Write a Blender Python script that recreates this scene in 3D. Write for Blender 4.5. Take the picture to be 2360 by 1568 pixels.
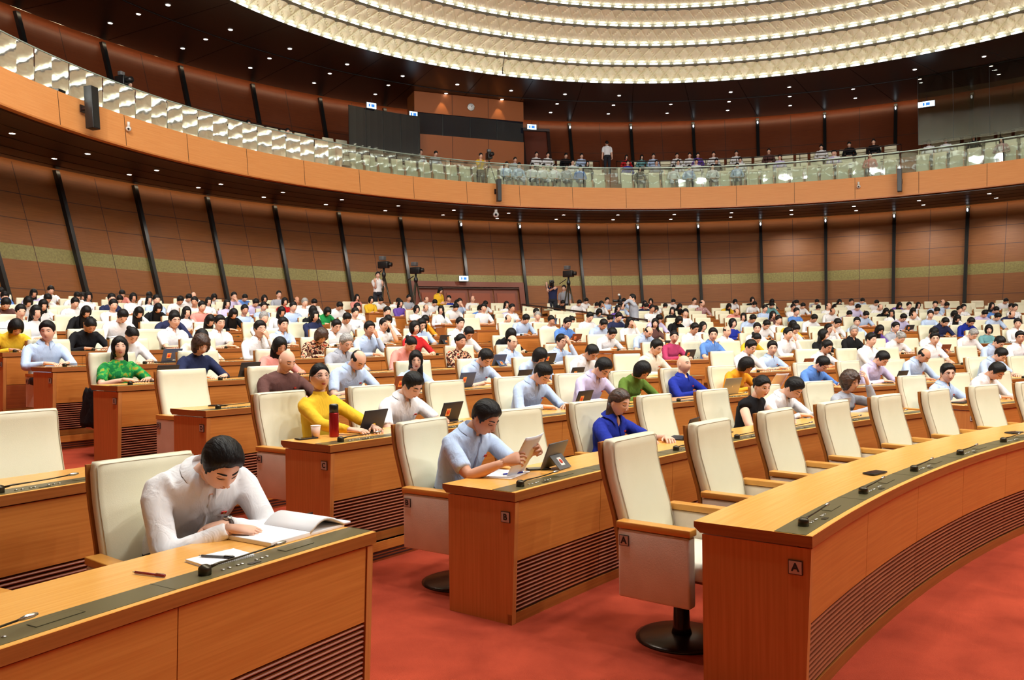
import bpy, bmesh, math, random
from math import sin, cos, pi, radians, atan2, sqrt, hypot
from mathutils import Vector, Matrix, noise
sc = bpy.context.scene
COL = sc.collection
for o in list(bpy.data.objects): bpy.data.objects.remove(o)

# ------------------------------------------------------------------ camera
FPX, PITCH, ROLL, HC = 1890.0, -0.0021, 0.0123, 1.611
def lin(x, f, y):
    xr = cos(ROLL)*x + sin(ROLL)*y; yr = -sin(ROLL)*x + cos(ROLL)*y
    return Vector((xr, cos(PITCH)*f - sin(PITCH)*yr, sin(PITCH)*f + cos(PITCH)*yr))
RT, FW, UP = lin(1, 0, 0), lin(0, 1, 0), lin(0, 0, 1)
CAMP = Vector((0, 0, HC))
cam = bpy.data.cameras.new('camera'); camo = bpy.data.objects.new('camera', cam); COL.objects.link(camo)
cam.sensor_width = 36; cam.lens = 36*FPX/2360; cam.clip_end = 200; cam.clip_start = 0.05
camo.matrix_world = Matrix(((RT.x, UP.x, -FW.x, 0), (RT.y, UP.y, -FW.y, 0), (RT.z, UP.z, -FW.z, HC), (0, 0, 0, 1)))
sc.camera = camo
def project(p):                       # world point -> photo pixel
    v = Vector(p) - CAMP; d = v.dot(FW)
    if d < .05: return (-9999, -9999, d)
    return (1180 + FPX*v.dot(RT)/d, 784 - FPX*v.dot(UP)/d, d)
def on_plane(x, y, z):                # photo pixel -> world point at height z
    d = lin(x-1180, FPX, 784-y); t = (z-HC)/d.z
    return Vector((d.x*t, d.y*t, z))

# ------------------------------------------------------------------ world, exposure
w = bpy.data.worlds.new('world'); sc.world = w; w.use_nodes = True
w.node_tree.nodes['Background'].inputs[0].default_value = (1, .96, .9, 1)
w.node_tree.nodes['Background'].inputs[1].default_value = 0.02
sc.view_settings.view_transform = 'Standard'; sc.view_settings.look = 'None'
sc.view_settings.exposure = -0.15; sc.view_settings.gamma = 1.0; sc.view_settings.use_curve_mapping = False
cy = sc.cycles
cy.use_denoising = True; cy.max_bounces = 5; cy.diffuse_bounces = 3; cy.glossy_bounces = 2; cy.transmission_bounces = 2
cy.transparent_max_bounces = 12; cy.caustics_reflective = False; cy.caustics_refractive = False
cy.use_adaptive_sampling = True; cy.adaptive_threshold = 0.03; cy.sample_clamp_indirect = 4.0
try: cy.use_light_tree = True
except Exception: pass

# ------------------------------------------------------------------ the plan of the hall
PC = Vector((16.0, -7.45))            # centre of the seat rows
HX, HY = 6.5, 17.5                    # centre of the round hall
DX, DY = 6.21, 18.37                  # centre of the ceiling rings
def wallR(z): return 22.8 + .32*(z-7.15)
def tier(n): return 0.0 if n <= 0 else .14 + .155*(n-1)
def rowR(n): return 20.0 + 1.65*n     # front edge of the desk of row n (A is -1)
def P(r, a, z=0.0): return Vector((PC.x + r*cos(radians(a)), PC.y + r*sin(radians(a)), z))
def H(r, a, z=0.0, c=(HX, HY)): return Vector((c[0] + r*cos(radians(a)), c[1] + r*sin(radians(a)), z))

def area_lamp(name, loc, power, size, color=(1, .93, .82), target=None, parent=None, spread=pi, shape='DISK'):
    l = bpy.data.lights.new(name, 'AREA'); l.shape = shape; l.size = size; l.energy = power; l.color = color; l.spread = spread
    o = bpy.data.objects.new(name, l); COL.objects.link(o)
    o.location = loc
    if target is not None: o.rotation_euler = (Vector(target)-Vector(loc)).to_track_quat('-Z', 'Y').to_euler()
    if parent: o.parent = parent
    return o
# area lights added to stand for the crown's ring lamps, above the camera's view
for k in range(10):
    a = 36*k
    p = Vector((DX + 10.5*cos(radians(a)), DY + 10.5*sin(radians(a)), 15.6))
    area_lamp('dome_fill', p, 1250, 1.5, (1, 1, .98))
for k, a in enumerate((212, 236, 260, 284)):  # extra fill lights added overhead to brighten the near rows
    area_lamp('dome_fill', Vector((DX + 14.2*cos(radians(a)), DY + 14.2*sin(radians(a)), 14.2)), 420, 1.2, (1, 1, .98))
for k in range(8):                    # added fill lights, out of view, aimed at the balcony front
    p = H(16.0, 205+18*k, 12.3)
    area_lamp('front_fill', p, 700, .5, (1, .99, .96), H(17, 113, 5.5))

# ------------------------------------------------------------------ materials
MAT = {}
def mat(name, col, rough=.5, metal=0., emit=None, estr=0., spec=.5, sheen=0.):
    m = bpy.data.materials.new(name); m.use_nodes = True
    b = m.node_tree.nodes['Principled BSDF']
    b.inputs['Base Color'].default_value = (*col, 1); b.inputs['Roughness'].default_value = rough
    b.inputs['Metallic'].default_value = metal; b.inputs['Specular IOR Level'].default_value = spec
    if emit: b.inputs['Emission Color'].default_value = (*emit, 1); b.inputs['Emission Strength'].default_value = estr
    MAT[name] = m; return m
def srgb(r, g, b):
    f = lambda c: (c/255/12.92) if c <= 10 else ((c/255+.055)/1.055)**2.4
    return (f(r), f(g), f(b))
def nodes(m): return m.node_tree.nodes, m.node_tree.links, m.node_tree.nodes['Principled BSDF']
def noise_col(m, c1, c2, scale=(1, 1, 1), nscale=6., detail=4., coord='Object', bump=0., dist=0., rough=None, lo=.3, hi=.7, bscale=None, rnd=False):
    N, L, b = nodes(m)
    tc = N.new('ShaderNodeTexCoord'); mp = N.new('ShaderNodeMapping'); mp.inputs['Scale'].default_value = scale
    L.new(tc.outputs[coord], mp.inputs[0])
    nz = N.new('ShaderNodeTexNoise'); nz.inputs['Scale'].default_value = nscale; nz.inputs['Detail'].default_value = detail
    nz.inputs['Distortion'].default_value = dist
    L.new(mp.outputs[0], nz.inputs['Vector'])
    cr = N.new('ShaderNodeValToRGB'); cr.color_ramp.elements[0].position = lo; cr.color_ramp.elements[1].position = hi
    cr.color_ramp.elements[0].color = (*c1, 1); cr.color_ramp.elements[1].color = (*c2, 1)
    L.new(nz.outputs[0], cr.inputs[0]); L.new(cr.outputs[0], b.inputs['Base Color'])
    if bump:
        bp = N.new('ShaderNodeBump'); bp.inputs['Strength'].default_value = bump; bp.inputs['Distance'].default_value = .01
        if bscale:
            n2 = N.new('ShaderNodeTexNoise'); n2.inputs['Scale'].default_value = bscale; n2.inputs['Detail'].default_value = 3
            L.new(tc.outputs[coord], n2.inputs['Vector']); L.new(n2.outputs[0], bp.inputs['Height'])
        else: L.new(nz.outputs[0], bp.inputs['Height'])
        L.new(bp.outputs[0], b.inputs['Normal'])
    return m
def wood(name, c1, c2, rough=.35, vert=False, spec=.5, panel=0.):
    m = mat(name, c1, rough, spec=spec)
    noise_col(m, c1, c2, (1.6, 60, 1) if not vert else (60, 1.6, 1), 1.2, 5., 'UV', lo=.35, hi=.65)
    return m
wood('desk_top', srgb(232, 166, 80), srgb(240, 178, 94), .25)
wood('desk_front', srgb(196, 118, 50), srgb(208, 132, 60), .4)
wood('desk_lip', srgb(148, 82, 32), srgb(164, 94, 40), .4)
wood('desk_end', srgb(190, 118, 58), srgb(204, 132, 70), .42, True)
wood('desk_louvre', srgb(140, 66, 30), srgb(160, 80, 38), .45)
mat('louvre_gap', srgb(52, 20, 12), .8)
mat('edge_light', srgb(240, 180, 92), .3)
wood('chair_wood', srgb(206, 140, 58), srgb(218, 154, 70), .35)
wood('shell_wood', srgb(160, 98, 40), srgb(172, 110, 48), .4, True)
m = mat('console', srgb(112, 104, 72), .32, .35)
mat('console_seam', srgb(70, 64, 44), .4, .3)
mat('steel', srgb(200, 198, 190), .25, .9)
mat('dark_metal', srgb(66, 60, 48), .3, .7)
mat('base_metal', srgb(48, 34, 26), .25, .5)
m = mat('cream_leather', srgb(236, 230, 206), .45); noise_col(m, srgb(230, 224, 194), srgb(238, 232, 204), nscale=3., bump=.06, bscale=220)
m = mat('side_leather', srgb(222, 204, 184), .6); noise_col(m, srgb(216, 198, 178), srgb(228, 212, 194), nscale=7., bump=.10, bscale=160)
m = mat('seat_leather', srgb(244, 242, 228), .4)
mat('stitch', srgb(190, 176, 150), .7)
m = mat('carpet', srgb(190, 76, 50), .95, spec=.1)
noise_col(m, srgb(144, 54, 36), srgb(186, 76, 52), (1, 1, 1), 2.6, 9., bump=.6, bscale=240, lo=.25, hi=.72, dist=.35)
mat('plaque', srgb(196, 180, 172), .4, .3)
mat('plaque_frame', srgb(78, 60, 52), .4, .4)
mat('ink', srgb(30, 24, 24), .5)
# round hall surfaces: panels seen through UV (u = metres along, v = metres up)
def panel_wood(name, c1, c2, rough=.35):
    m = mat(name, c1, rough, spec=.3)
    N, L, b = nodes(m)
    noise_col(m, c1, c2, (1.2, 30, 1), 1.1, 5., 'UV', lo=.3, hi=.7)
    return m
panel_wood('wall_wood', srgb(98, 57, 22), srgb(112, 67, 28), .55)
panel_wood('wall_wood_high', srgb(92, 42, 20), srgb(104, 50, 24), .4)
panel_wood('fascia_wood', srgb(214, 142, 80), srgb(222, 154, 92), .4)
panel_wood('booth_wood', srgb(138, 74, 32), srgb(152, 86, 40), .45)
m = mat('gold_band', srgb(128, 116, 62), .45, .35); noise_col(m, srgb(92, 84, 44), srgb(112, 104, 58), (1, 1, 1), 14., 6., 'UV', bump=.4)
mat('seam', srgb(52, 26, 12), .7)
mat('mullion', srgb(30, 30, 30), .3, .4)
m = mat('dark_ceiling', srgb(46, 26, 15), .32); noise_col(m, srgb(40, 22, 13), srgb(56, 32, 18), (1.2, 24, 1), 1.2, 4., 'UV')
mat('ceiling_seam', srgb(16, 10, 8), .6)
m = mat('quilt', srgb(232, 226, 192), .65); noise_col(m, srgb(226, 220, 184), srgb(240, 234, 204), (1, 1, 1), 2.2, 2., 'UV')
mat('ring_edge', srgb(84, 76, 58), .5)
mat('ring_reflector', srgb(200, 205, 200), .25, .85)
mat('ring_glow', (1, 1, 1), .5, emit=(1, .985, .94), estr=5.)
mat('ledge_fill', (1, 1, 1), .5, emit=(1, .97, .86), estr=2.2)
mat('cove_glow', (1, 1, 1), .5, emit=(1, .78, .5), estr=13)
mat('spot_glow', (1, 1, 1), .5, emit=(1, .97, .9), estr=14.)
mat('fin_spot', (1, 1, 1), .5, emit=(.8, .9, 1), estr=1.5)
mat('exit_glow', (1, 1, 1), .5, emit=(.55, .85, 1), estr=3.2)
mat('exit_ink', srgb(20, 90, 190), .5, emit=(.05, .3, .9), estr=.8)
mat('rail', srgb(46, 26, 20), .35, .3)
mat('glass_edge', srgb(150, 170, 160), .2, .3)
mat('black_plastic', srgb(22, 22, 24), .35)
mat('grey_plastic', srgb(92, 92, 94), .4)
mat('cup_paper', srgb(232, 200, 184), .7); mat('magazine', srgb(200, 70, 50), .4)
mat('white_plastic', srgb(225, 225, 222), .4)
mat('door_wood', srgb(92, 40, 22), .4)
mat('balcony_seat', srgb(226, 220, 190), .5)
def glassy(name, tint, ior, rough, bump, bscale, dark=None):
    m = bpy.data.materials.new(name); m.use_nodes = True; N = m.node_tree.nodes; L = m.node_tree.links; N.clear()
    out = N.new('ShaderNodeOutputMaterial'); mix = N.new('ShaderNodeMixShader'); fr = N.new('ShaderNodeFresnel'); fr.inputs[0].default_value = ior
    if dark: tr = N.new('ShaderNodeBsdfDiffuse'); tr.inputs[0].default_value = (*dark, 1)
    else: tr = N.new('ShaderNodeBsdfTransparent'); tr.inputs[0].default_value = (*tint, 1)
    gl = N.new('ShaderNodeBsdfGlossy'); gl.inputs['Roughness'].default_value = rough; gl.inputs[0].default_value = (.95, 1, .97, 1)
    tc = N.new('ShaderNodeTexCoord'); nz = N.new('ShaderNodeTexNoise'); nz.inputs['Scale'].default_value = bscale; nz.inputs['Detail'].default_value = 1
    bp = N.new('ShaderNodeBump'); bp.inputs['Strength'].default_value = bump; bp.inputs['Distance'].default_value = .02
    L.new(tc.outputs['Object'], nz.inputs['Vector']); L.new(nz.outputs[0], bp.inputs['Height'])
    L.new(bp.outputs[0], gl.inputs['Normal']); L.new(bp.outputs[0], fr.inputs['Normal'])
    L.new(fr.outputs[0], mix.inputs[0]); L.new(tr.outputs[0], mix.inputs[1]); L.new(gl.outputs[0], mix.inputs[2]); L.new(mix.outputs[0], out.inputs[0])
    MAT[name] = m; return m
glassy('rail_glass', (.86, .93, .9), 1.75, .03, .10, 2.2)
glassy('booth_glass', (.1, .1, .1), 1.75, .02, .12, .9, dark=(.01, .012, .02))
glassy('side_glass', (.5, .48, .44), 1.6, .02, .12, .8)

# ------------------------------------------------------------------ mesh builder
class MB:
    def __init__(s): s.v = []; s.f = []; s.m = []; s.s = []; s.uv = {}; s.mats = []
    def mi(s, name):
        if name not in s.mats: s.mats.append(name)
        return s.mats.index(name)
    def add(s, vs, fs, m, smooth=False, uvs=None):
        b = len(s.v); s.v += [tuple(v) for v in vs]; k = s.mi(m)
        for i, f in enumerate(fs):
            if uvs is not None: s.uv[len(s.f)] = uvs[i]
            s.f.append(tuple(b+j for j in f)); s.m.append(k); s.s.append(smooth)
    def box(s, c, sz, m, rot=None, bev=0.):
        x, y, z = sz[0]/2, sz[1]/2, sz[2]/2
        if bev > 0:
            b = min(bev, x*.9, y*.9, z*.9); vs = []; 
            bm_ = bmesh.new(); bmesh.ops.create_cube(bm_, size=1)
            for v in bm_.verts: v.co = Vector((v.co.x*2*x, v.co.y*2*y, v.co.z*2*z))
            bmesh.ops.bevel(bm_, geom=list(bm_.edges), offset=b, segments=2, affect='EDGES', profile=.6)
            bm_.verts.index_update(); vs = [v.co.copy() for v in bm_.verts]; fs = [[v.index for v in f.verts] for f in bm_.faces]; bm_.free()
            sm = True
        else:
            vs = [Vector((i*x, j*y, k*z)) for i in (-1, 1) for j in (-1, 1) for k in (-1, 1)]
            fs = [(0, 1, 3, 2), (4, 6, 7, 5), (0, 4, 5, 1), (2, 3, 7, 6), (0, 2, 6, 4), (1, 5, 7, 3)]; sm = False
        if rot is not None: vs = [rot @ v for v in vs]
        c = Vector(c); s.add([v+c for v in vs], fs, m, sm)
    def loft(s, rings, m, cap=True, smooth=True, close=False):
        n = len(rings[0]); vs = [v for r in rings for v in r]; fs = []
        R = len(rings)
        for i in range(R if close else R-1):
            a = i*n; b = ((i+1) % R)*n
            for j in range(n): k = (j+1) % n; fs.append((a+j, a+k, b+k, b+j))
        if cap and not close: fs.append(tuple(range(n-1, -1, -1))); fs.append(tuple((R-1)*n+j for j in range(n)))
        s.add(vs, fs, m, smooth)
    def tube(s, pts, rad, m, seg=8, cap=True, flat=None, up=None):
        pts = [Vector(p) for p in pts]; n = len(pts)
        if not hasattr(rad, '__len__'): rad = [rad]*n
        rings = []; t0 = (pts[1]-pts[0]).normalized()
        u = Vector(up) if up is not None else (Vector((0, 0, 1)) if abs(t0.z) < .9 else Vector((1, 0, 0)))
        for i in range(n):
            t = (pts[min(i+1, n-1)]-pts[max(i-1, 0)]); t = t.normalized() if t.length > 1e-9 else t0
            x = u.cross(t); x = x.normalized() if x.length > 1e-6 else Vector((1, 0, 0)); y = t.cross(x); u = y
            ry = rad[i]*(flat[i] if flat else 1)
            rings.append([pts[i] + x*rad[i]*cos(2*pi*j/seg) + y*ry*sin(2*pi*j/seg) for j in range(seg)])
        s.loft(rings, m, cap)
    def lathe(s, prof, c, m, seg=20, smooth=True):
        c = Vector(c); s.loft([[c+Vector((r*cos(2*pi*j/seg), r*sin(2*pi*j/seg), z)) for j in range(seg)] for r, z in prof], m, True, smooth)
    def ball(s, c, r, m, seg=12, rot=None, lat=8):
        c = Vector(c); r = (r, r, r) if not hasattr(r, '__len__') else r; rings = []
        for i in range(lat+1):
            th = pi*i/lat; th = min(max(th, .02), pi-.02)
            ring = [Vector((r[0]*sin(th)*cos(2*pi*j/seg), r[1]*sin(th)*sin(2*pi*j/seg), -r[2]*cos(th))) for j in range(seg)]
            rings.append([c + (rot @ v if rot is not None else v) for v in ring])
        s.loft(rings, m)
    def arc(s, prof, a0, a1, n, m, frame=P, closed=True, smooth=False, caps=True, vflip=False):
        # sweep a (radius, z) profile along an arc, with metric UVs
        k = len(prof); vs = []; fs = []; uv = []
        rm = sum(p[0] for p in prof)/k; L = [0.]
        for i in range(k): q = prof[(i+1) % k]; L.append(L[-1]+hypot(q[0]-prof[i][0], q[1]-prof[i][1]))
        for i in range(n+1):
            a = a0 + (a1-a0)*i/n
            for r, z in prof: vs.append(frame(r, a, z))
        for i in range(n):
            u0 = radians(a0+(a1-a0)*i/n)*rm; u1 = radians(a0+(a1-a0)*(i+1)/n)*rm
            for j in range(k if closed else k-1):
                q = (j+1) % k
                fs.append((i*k+j, i*k+q, (i+1)*k+q, (i+1)*k+j)); uv.append(((u0, L[j]), (u0, L[j+1]), (u1, L[j+1]), (u1, L[j])))
        if closed and caps and abs(a1-a0) < 359.9:
            for e in (0, n*k):
                fs.append(tuple(e+j for j in (range(k) if e else range(k-1, -1, -1))))
                uv.append([(prof[j][0], prof[j][1]) for j in (range(k) if e else range(k-1, -1, -1))])
        s.add(vs, fs, m, smooth, uv)
    def mesh(s, name, origin=(0, 0, 0), inv=None):
        me = bpy.data.meshes.new(name); o = Vector(origin)
        vs = [Vector(v)-o for v in s.v]
        if inv is not None: vs = [inv @ Vector(v) for v in s.v]
        me.from_pydata([tuple(v) for v in vs], [], s.f)
        for mm in s.mats: me.materials.append(MAT[mm])
        me.polygons.foreach_set('material_index', s.m); me.polygons.foreach_set('use_smooth', s.s)
        if s.uv:
            ul = me.uv_layers.new(name='uv').data; 
            for i, pl in enumerate(me.polygons):
                if i in s.uv:
                    for q, li in enumerate(pl.loop_indices): ul[li].uv = s.uv[i][q]
        me.update(); return me
    def build(s, name, parent=None, origin=(0, 0, 0), inv=None):
        o = bpy.data.objects.new(name, s.mesh(name, origin, inv)); COL.objects.link(o)
        if parent is not None: o.parent = parent
        else: o.location = origin
        return o
def fix_normals(o):
    bm_ = bmesh.new(); bm_.from_mesh(o.data); bmesh.ops.recalc_face_normals(bm_, faces=bm_.faces); bm_.to_mesh(o.data); bm_.free()
def tag(o, label=None, cat=None, group=None, kind=None):
    if label: o['label'] = label
    if cat: o['category'] = cat
    if group: o['group'] = group
    if kind: o['kind'] = kind
    return o
def empty(name, loc, rz=0.):
    o = bpy.data.objects.new(name, None); COL.objects.link(o); o.location = loc; o.rotation_euler = (0, 0, rz); o.empty_display_size = .1
    return o
KIDS = {}
def copy_tree(root, loc, rz):
    r = root.copy(); COL.objects.link(r); r.location = loc; r.rotation_euler = (0, 0, rz)
    for ch in KIDS[root.name]:
        c = ch.copy(); COL.objects.link(c); c.parent = r
        for g in KIDS.get(ch.name, ()): d = g.copy(); COL.objects.link(d); d.parent = c
    return r
def struct(mb, name, label=None):
    o = mb.build(name); o['kind'] = 'structure'
    if label: o['label'] = label
    return o
# ------------------------------------------------------------------ the hall
MUL = [113.0 + 7.42*k for k in range(-12, 13)]
Ff = lambda r, a, z: H(r, a, z)
mb = MB(); mb.add([(-14, -9, 0), (44, -9, 0), (44, 44, 0), (-28, 44, 0), (-28, -9, 0)], [(0, 1, 2, 3, 4)], 'carpet')
struct(mb, 'floor', 'red carpet floor at the front of the hall')
mb = MB()
for n in range(1, 14):
    r0 = rowR(n); r1 = rowR(n+1) if n < 13 else 56
    mb.arc([(r0, tier(n-1)-.02), (r1, tier(n-1)-.02), (r1, tier(n)), (r0, tier(n))], 60, 152, 60, 'carpet')
o = struct(mb, 'floor_tiers', 'red carpeted tiers rising towards the back of the hall')
# lower wall: leaning outwards, wood panels, gold band, seams
def cone(mb, z0, z1, a0, a1, m, off=0., th=.05, n=None, fn=wallR):
    mb.arc([(fn(z0)-off, z0), (fn(z0)+th-off, z0), (fn(z1)+th-off, z1), (fn(z1)-off, z1)], a0, a1, n or max(1, int(abs(a1-a0)/1.85)), m, frame=Ff)
mb = MB()
cone(mb, -.1, 4.08, -27, 332, 'wall_wood', n=200); cone(mb, 4.55, 7.22, -27, 332, 'wall_wood', n=200)
cone(mb, 4.08, 4.55, -27, 332, 'gold_band', n=200)
for z in (3.22, 5.35, 6.15): cone(mb, z-.012, z+.012, 20, 205, 'seam', .004, .004, 100)
for a in MUL:
    for q in (a+3.71,): cone(mb, 1.5, 7.15, q-.03, q+.03, 'seam', .005, .005, 1)
struct(mb, 'wall_back', 'curved lower wall of brown wood panels with a gold band')
mb = MB()
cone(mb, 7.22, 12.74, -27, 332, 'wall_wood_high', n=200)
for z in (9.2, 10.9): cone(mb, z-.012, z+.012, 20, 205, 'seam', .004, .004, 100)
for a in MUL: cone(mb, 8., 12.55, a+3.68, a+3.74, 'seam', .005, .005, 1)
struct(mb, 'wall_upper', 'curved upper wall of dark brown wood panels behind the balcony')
mb = MB()
for a in MUL:
    if 25 < a < 200:
        w_ = .17
        for z0, z1 in ((1.2, 7.15), (7.9, 12.5)):
            if abs(a-113) < 1 and z0 < 3: z0 = 4.35
            mb.arc([(wallR(z0)-.16, z0), (wallR(z0)+.02, z0), (wallR(z1)+.02, z1), (wallR(z1)-.16, z1)], a-w_, a+w_, 1, 'mullion', frame=Ff)
struct(mb, 'trim_1', 'black vertical fins dividing the curved wall into bays')
mb = MB()
for a in MUL:
    if 25 < a < 120:
        for z in (6.95, 12.25): mb.ball(H(wallR(z)-.22, a, z), (.045, .045, .08), 'fin_spot', 6, lat=4)
struct(mb, 'trim_2', 'small bluish lamps at the top of the black fins')
# coves that wash the wall tops
mb = MB()
for z in (7.10, 12.46):
    r_ = {7.10: 22.50, 12.46: 24.20}[z]
    mb.arc([(r_+.002, z+.07), (r_+.02, z+.07), (r_+.02, z+.125), (r_+.002, z+.125)], -27, 332, 200, 'cove_glow', frame=Ff)
struct(mb, 'trim_3', 'warm cove lights along the top of the curved walls')
# balcony
B0, B1 = 22, 205
mb = MB()
mb.arc([(18.42, 7.24), (18.6, 7.24), (18.72, 8.14), (18.5, 8.14)], B0, B1, 180, 'fascia_wood', frame=Ff)
for k in range(25): a = 113 + 7.42*(k-12) + 3.7; mb.arc([(18.413, 7.25), (18.43, 7.25), (18.51, 8.13), (18.493, 8.13)], a-.02, a+.02, 1, 'seam', frame=Ff)
mb.arc([(18.40, 7.20), (18.62, 7.20), (18.62, 7.245), (18.40, 7.245)], B0, B1, 180, 'desk_end', frame=Ff)
struct(mb, 'balcony_fascia', 'orange wood fascia of the curved balcony')
mb = MB(); mb.arc([(18.6, 7.15), (22.5, 7.15), (22.5, 7.235), (18.6, 7.235)], B0, B1, 150, 'dark_ceiling', frame=Ff)
for r in (19.5, 20.4, 21.3, 22.1): mb.arc([(r, 7.142), (r+.02, 7.142), (r+.02, 7.152), (r, 7.152)], B0, B1, 120, 'ceiling_seam', frame=Ff)
struct(mb, 'ceiling_soffit', 'dark brown underside of the balcony')
mb = MB()
mb.arc([(18.7, 7.3), (20.2, 7.3), (20.2, 8.02), (18.7, 8.02)], B0, B1, 120, 'carpet', frame=Ff)
mb.arc([(20.2, 7.3), (21.1, 7.3), (21.1, 8.52), (20.2, 8.52)], B0, B1, 120, 'booth_wood', frame=Ff)
mb.arc([(21.1, 7.3), (22.0, 7.3), (22.0, 9.02), (21.1, 9.02)], B0, B1, 120, 'booth_wood', frame=Ff)
mb.arc([(22.0, 7.3), (22.7, 7.3), (23.5, 9.45), (22.0, 9.45)], B0, B1, 120, 'booth_wood', frame=Ff)
struct(mb, 'floor_balcony', 'stepped floor of the balcony')
# dark outer ceiling with the round opening of the dome
mb = MB(); N_ = 120; vs = []; fs = []; uv = []
for i in range(N_+1):
    a = 2*pi*i/N_
    vs += [(DX+17.05*cos(a), DY+17.05*sin(a), 12.52), (HX+24.2*cos(a), HY+24.2*sin(a), 12.52)]
for i in range(N_): fs.append((2*i, 2*i+2, 2*i+3, 2*i+1)); uv.append([(17*2*pi*i/N_, 0), (17*2*pi*(i+1)/N_, 0), (17*2*pi*(i+1)/N_, 7), (17*2*pi*i/N_, 7)])
mb.add(vs, fs, 'dark_ceiling', False, uv)
for a in MUL:
    if 25 < a < 200:
        p0 = H(24.1, a, 12.515); p1 = Vector((DX+17.2*cos(radians(a+2)), DY+17.2*sin(radians(a+2)), 12.515)); t = (p1-p0).normalized(); nn = Vector((-t.y, t.x, 0))*.02
        mb.add([p0-nn, p0+nn, p1+nn, p1-nn], [(0, 1, 2, 3)], 'ceiling_seam')
mb.arc([(24.1, 12.523), (24.2, 12.523), (24.2, 12.61), (24.1, 12.61)], -27, 332, 150, 'dark_ceiling', frame=Ff)
mb.arc([(24.1, 12.72), (24.9, 12.72), (24.9, 12.76), (24.1, 12.76)], -27, 332, 150, 'dark_ceiling', frame=Ff)
mb.arc([(20.6, 12.50), (20.64, 12.50), (20.64, 12.518), (20.6, 12.518)], -27, 332, 150, 'ceiling_seam', frame=Ff)
struct(mb, 'ceiling', 'dark brown outer ceiling with small downlights')
# dome of quilted rings
RING = [(17.0, 12.53), (16.75, 13.24), (16.2, 13.86), (15.5, 14.40), (14.75, 14.86), (13.9, 15.25), (13.0, 15.6)]
FD = lambda r, a, z: H(r, a, z, (DX, DY))
CELL = 208
for k in range(len(RING)-1):
    r0, z0 = RING[k]; r1, z1 = RING[k+1]
    mb = MB(); rows = 8; cols = CELL*8; vs = []; fs = []; uv = []
    arc_lo, arc_hi = (20, 200)
    def disp(i, j):                     # diamond tufts
        u = i/8.0; v = j/rows*2
        du = abs((u + .5*(0 if True else 0)) % 1 - .5)*2; dv = abs(v % 1 - .5)*2
        s_ = abs(((u+v/2) % 1)-.5)*2; t_ = abs(((u-v/2) % 1)-.5)*2
        return .11*sqrt(min(1, 1.4*min(s_, t_)))
    zb = z0+.13; rb = r0+.03; zt = z1-.07; rt = r1+.08
    for j in range(rows+1):
        f = j/rows
        for i in range(cols):
            d = disp(i, j)*(0 if j in (0,) else 1)
            r = rb+(rt-rb)*f - d + .07; vs.append(FD(r, 360*i/cols, zb+(zt-zb)*f + .0))
    for j in range(rows):
        for i in range(cols):
            q = (i+1) % cols; fs.append((j*cols+i, j*cols+q, (j+1)*cols+q, (j+1)*cols+i)); uu = 2*pi*16*i/cols; vv = j*.11
            uv.append([(uu, vv+k), (uu+.13, vv+k), (uu+.13, vv+.11+k), (uu, vv+.11+k)])
    mb.add(vs, fs, 'quilt', False, uv)
    mb.arc([(r1-.02, z1-.07), (r1+.2, z1-.07), (r1+.2, z1), (r1-.02, z1)], 0, 360, 160, 'ring_edge', frame=FD)
    mb.arc([(r1-.0, z1), (r1+.25, z1), (r1+.25, z1+.16), (r1+.12, z1+.16)], 0, 360, 160, 'ring_reflector', frame=FD)
    mb.arc([(r0+.13, z0+.162), (r0+.22, z0+.162), (r0+.22, z0+.168), (r0+.13, z0+.168)], 0, 360, 160, 'ledge_fill', frame=FD)  # added hidden strip, glows upward to brighten the quilt
    if k == 0: mb.arc([(17.0, 12.53), (17.3, 12.53), (17.3, 12.69), (17.12, 12.69)], 0, 360, 160, 'ring_reflector', frame=FD)
    struct(mb, 'ceiling_ring', 'ring of beige quilted panels of the round ceiling')
mb = MB(); mb.lathe([(13.3, 15.5), (9, 16.3), (3, 16.7), (.1, 16.75)], (DX, DY, 0), 'quilt', 64); 
for q, (r_, z_) in enumerate(((12.2, 15.66), (11.0, 15.88), (9.8, 16.08), (8.6, 16.28), (7.4, 16.36), (6.2, 16.43), (5.0, 16.5))):
    mb.arc([(r_-.06, z_-.10), (r_+.10, z_-.10), (r_+.10, z_+.1), (r_-.06, z_+.1)], 0, 360, 90, 'ring_edge', frame=FD)
    nc = int(CELL*r_/17)
    for i in range(nc):
        a = 360*i/nc; hw = 360/nc*.32; mb.arc([(r_-.10, z_-.16), (r_+.02, z_-.16), (r_+.02, z_-.10), (r_-.10, z_-.10)], a-hw, a+hw, 1, 'ring_glow', frame=FD)
struct(mb, 'ceiling_crown', 'beige crown of the round ceiling')
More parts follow.
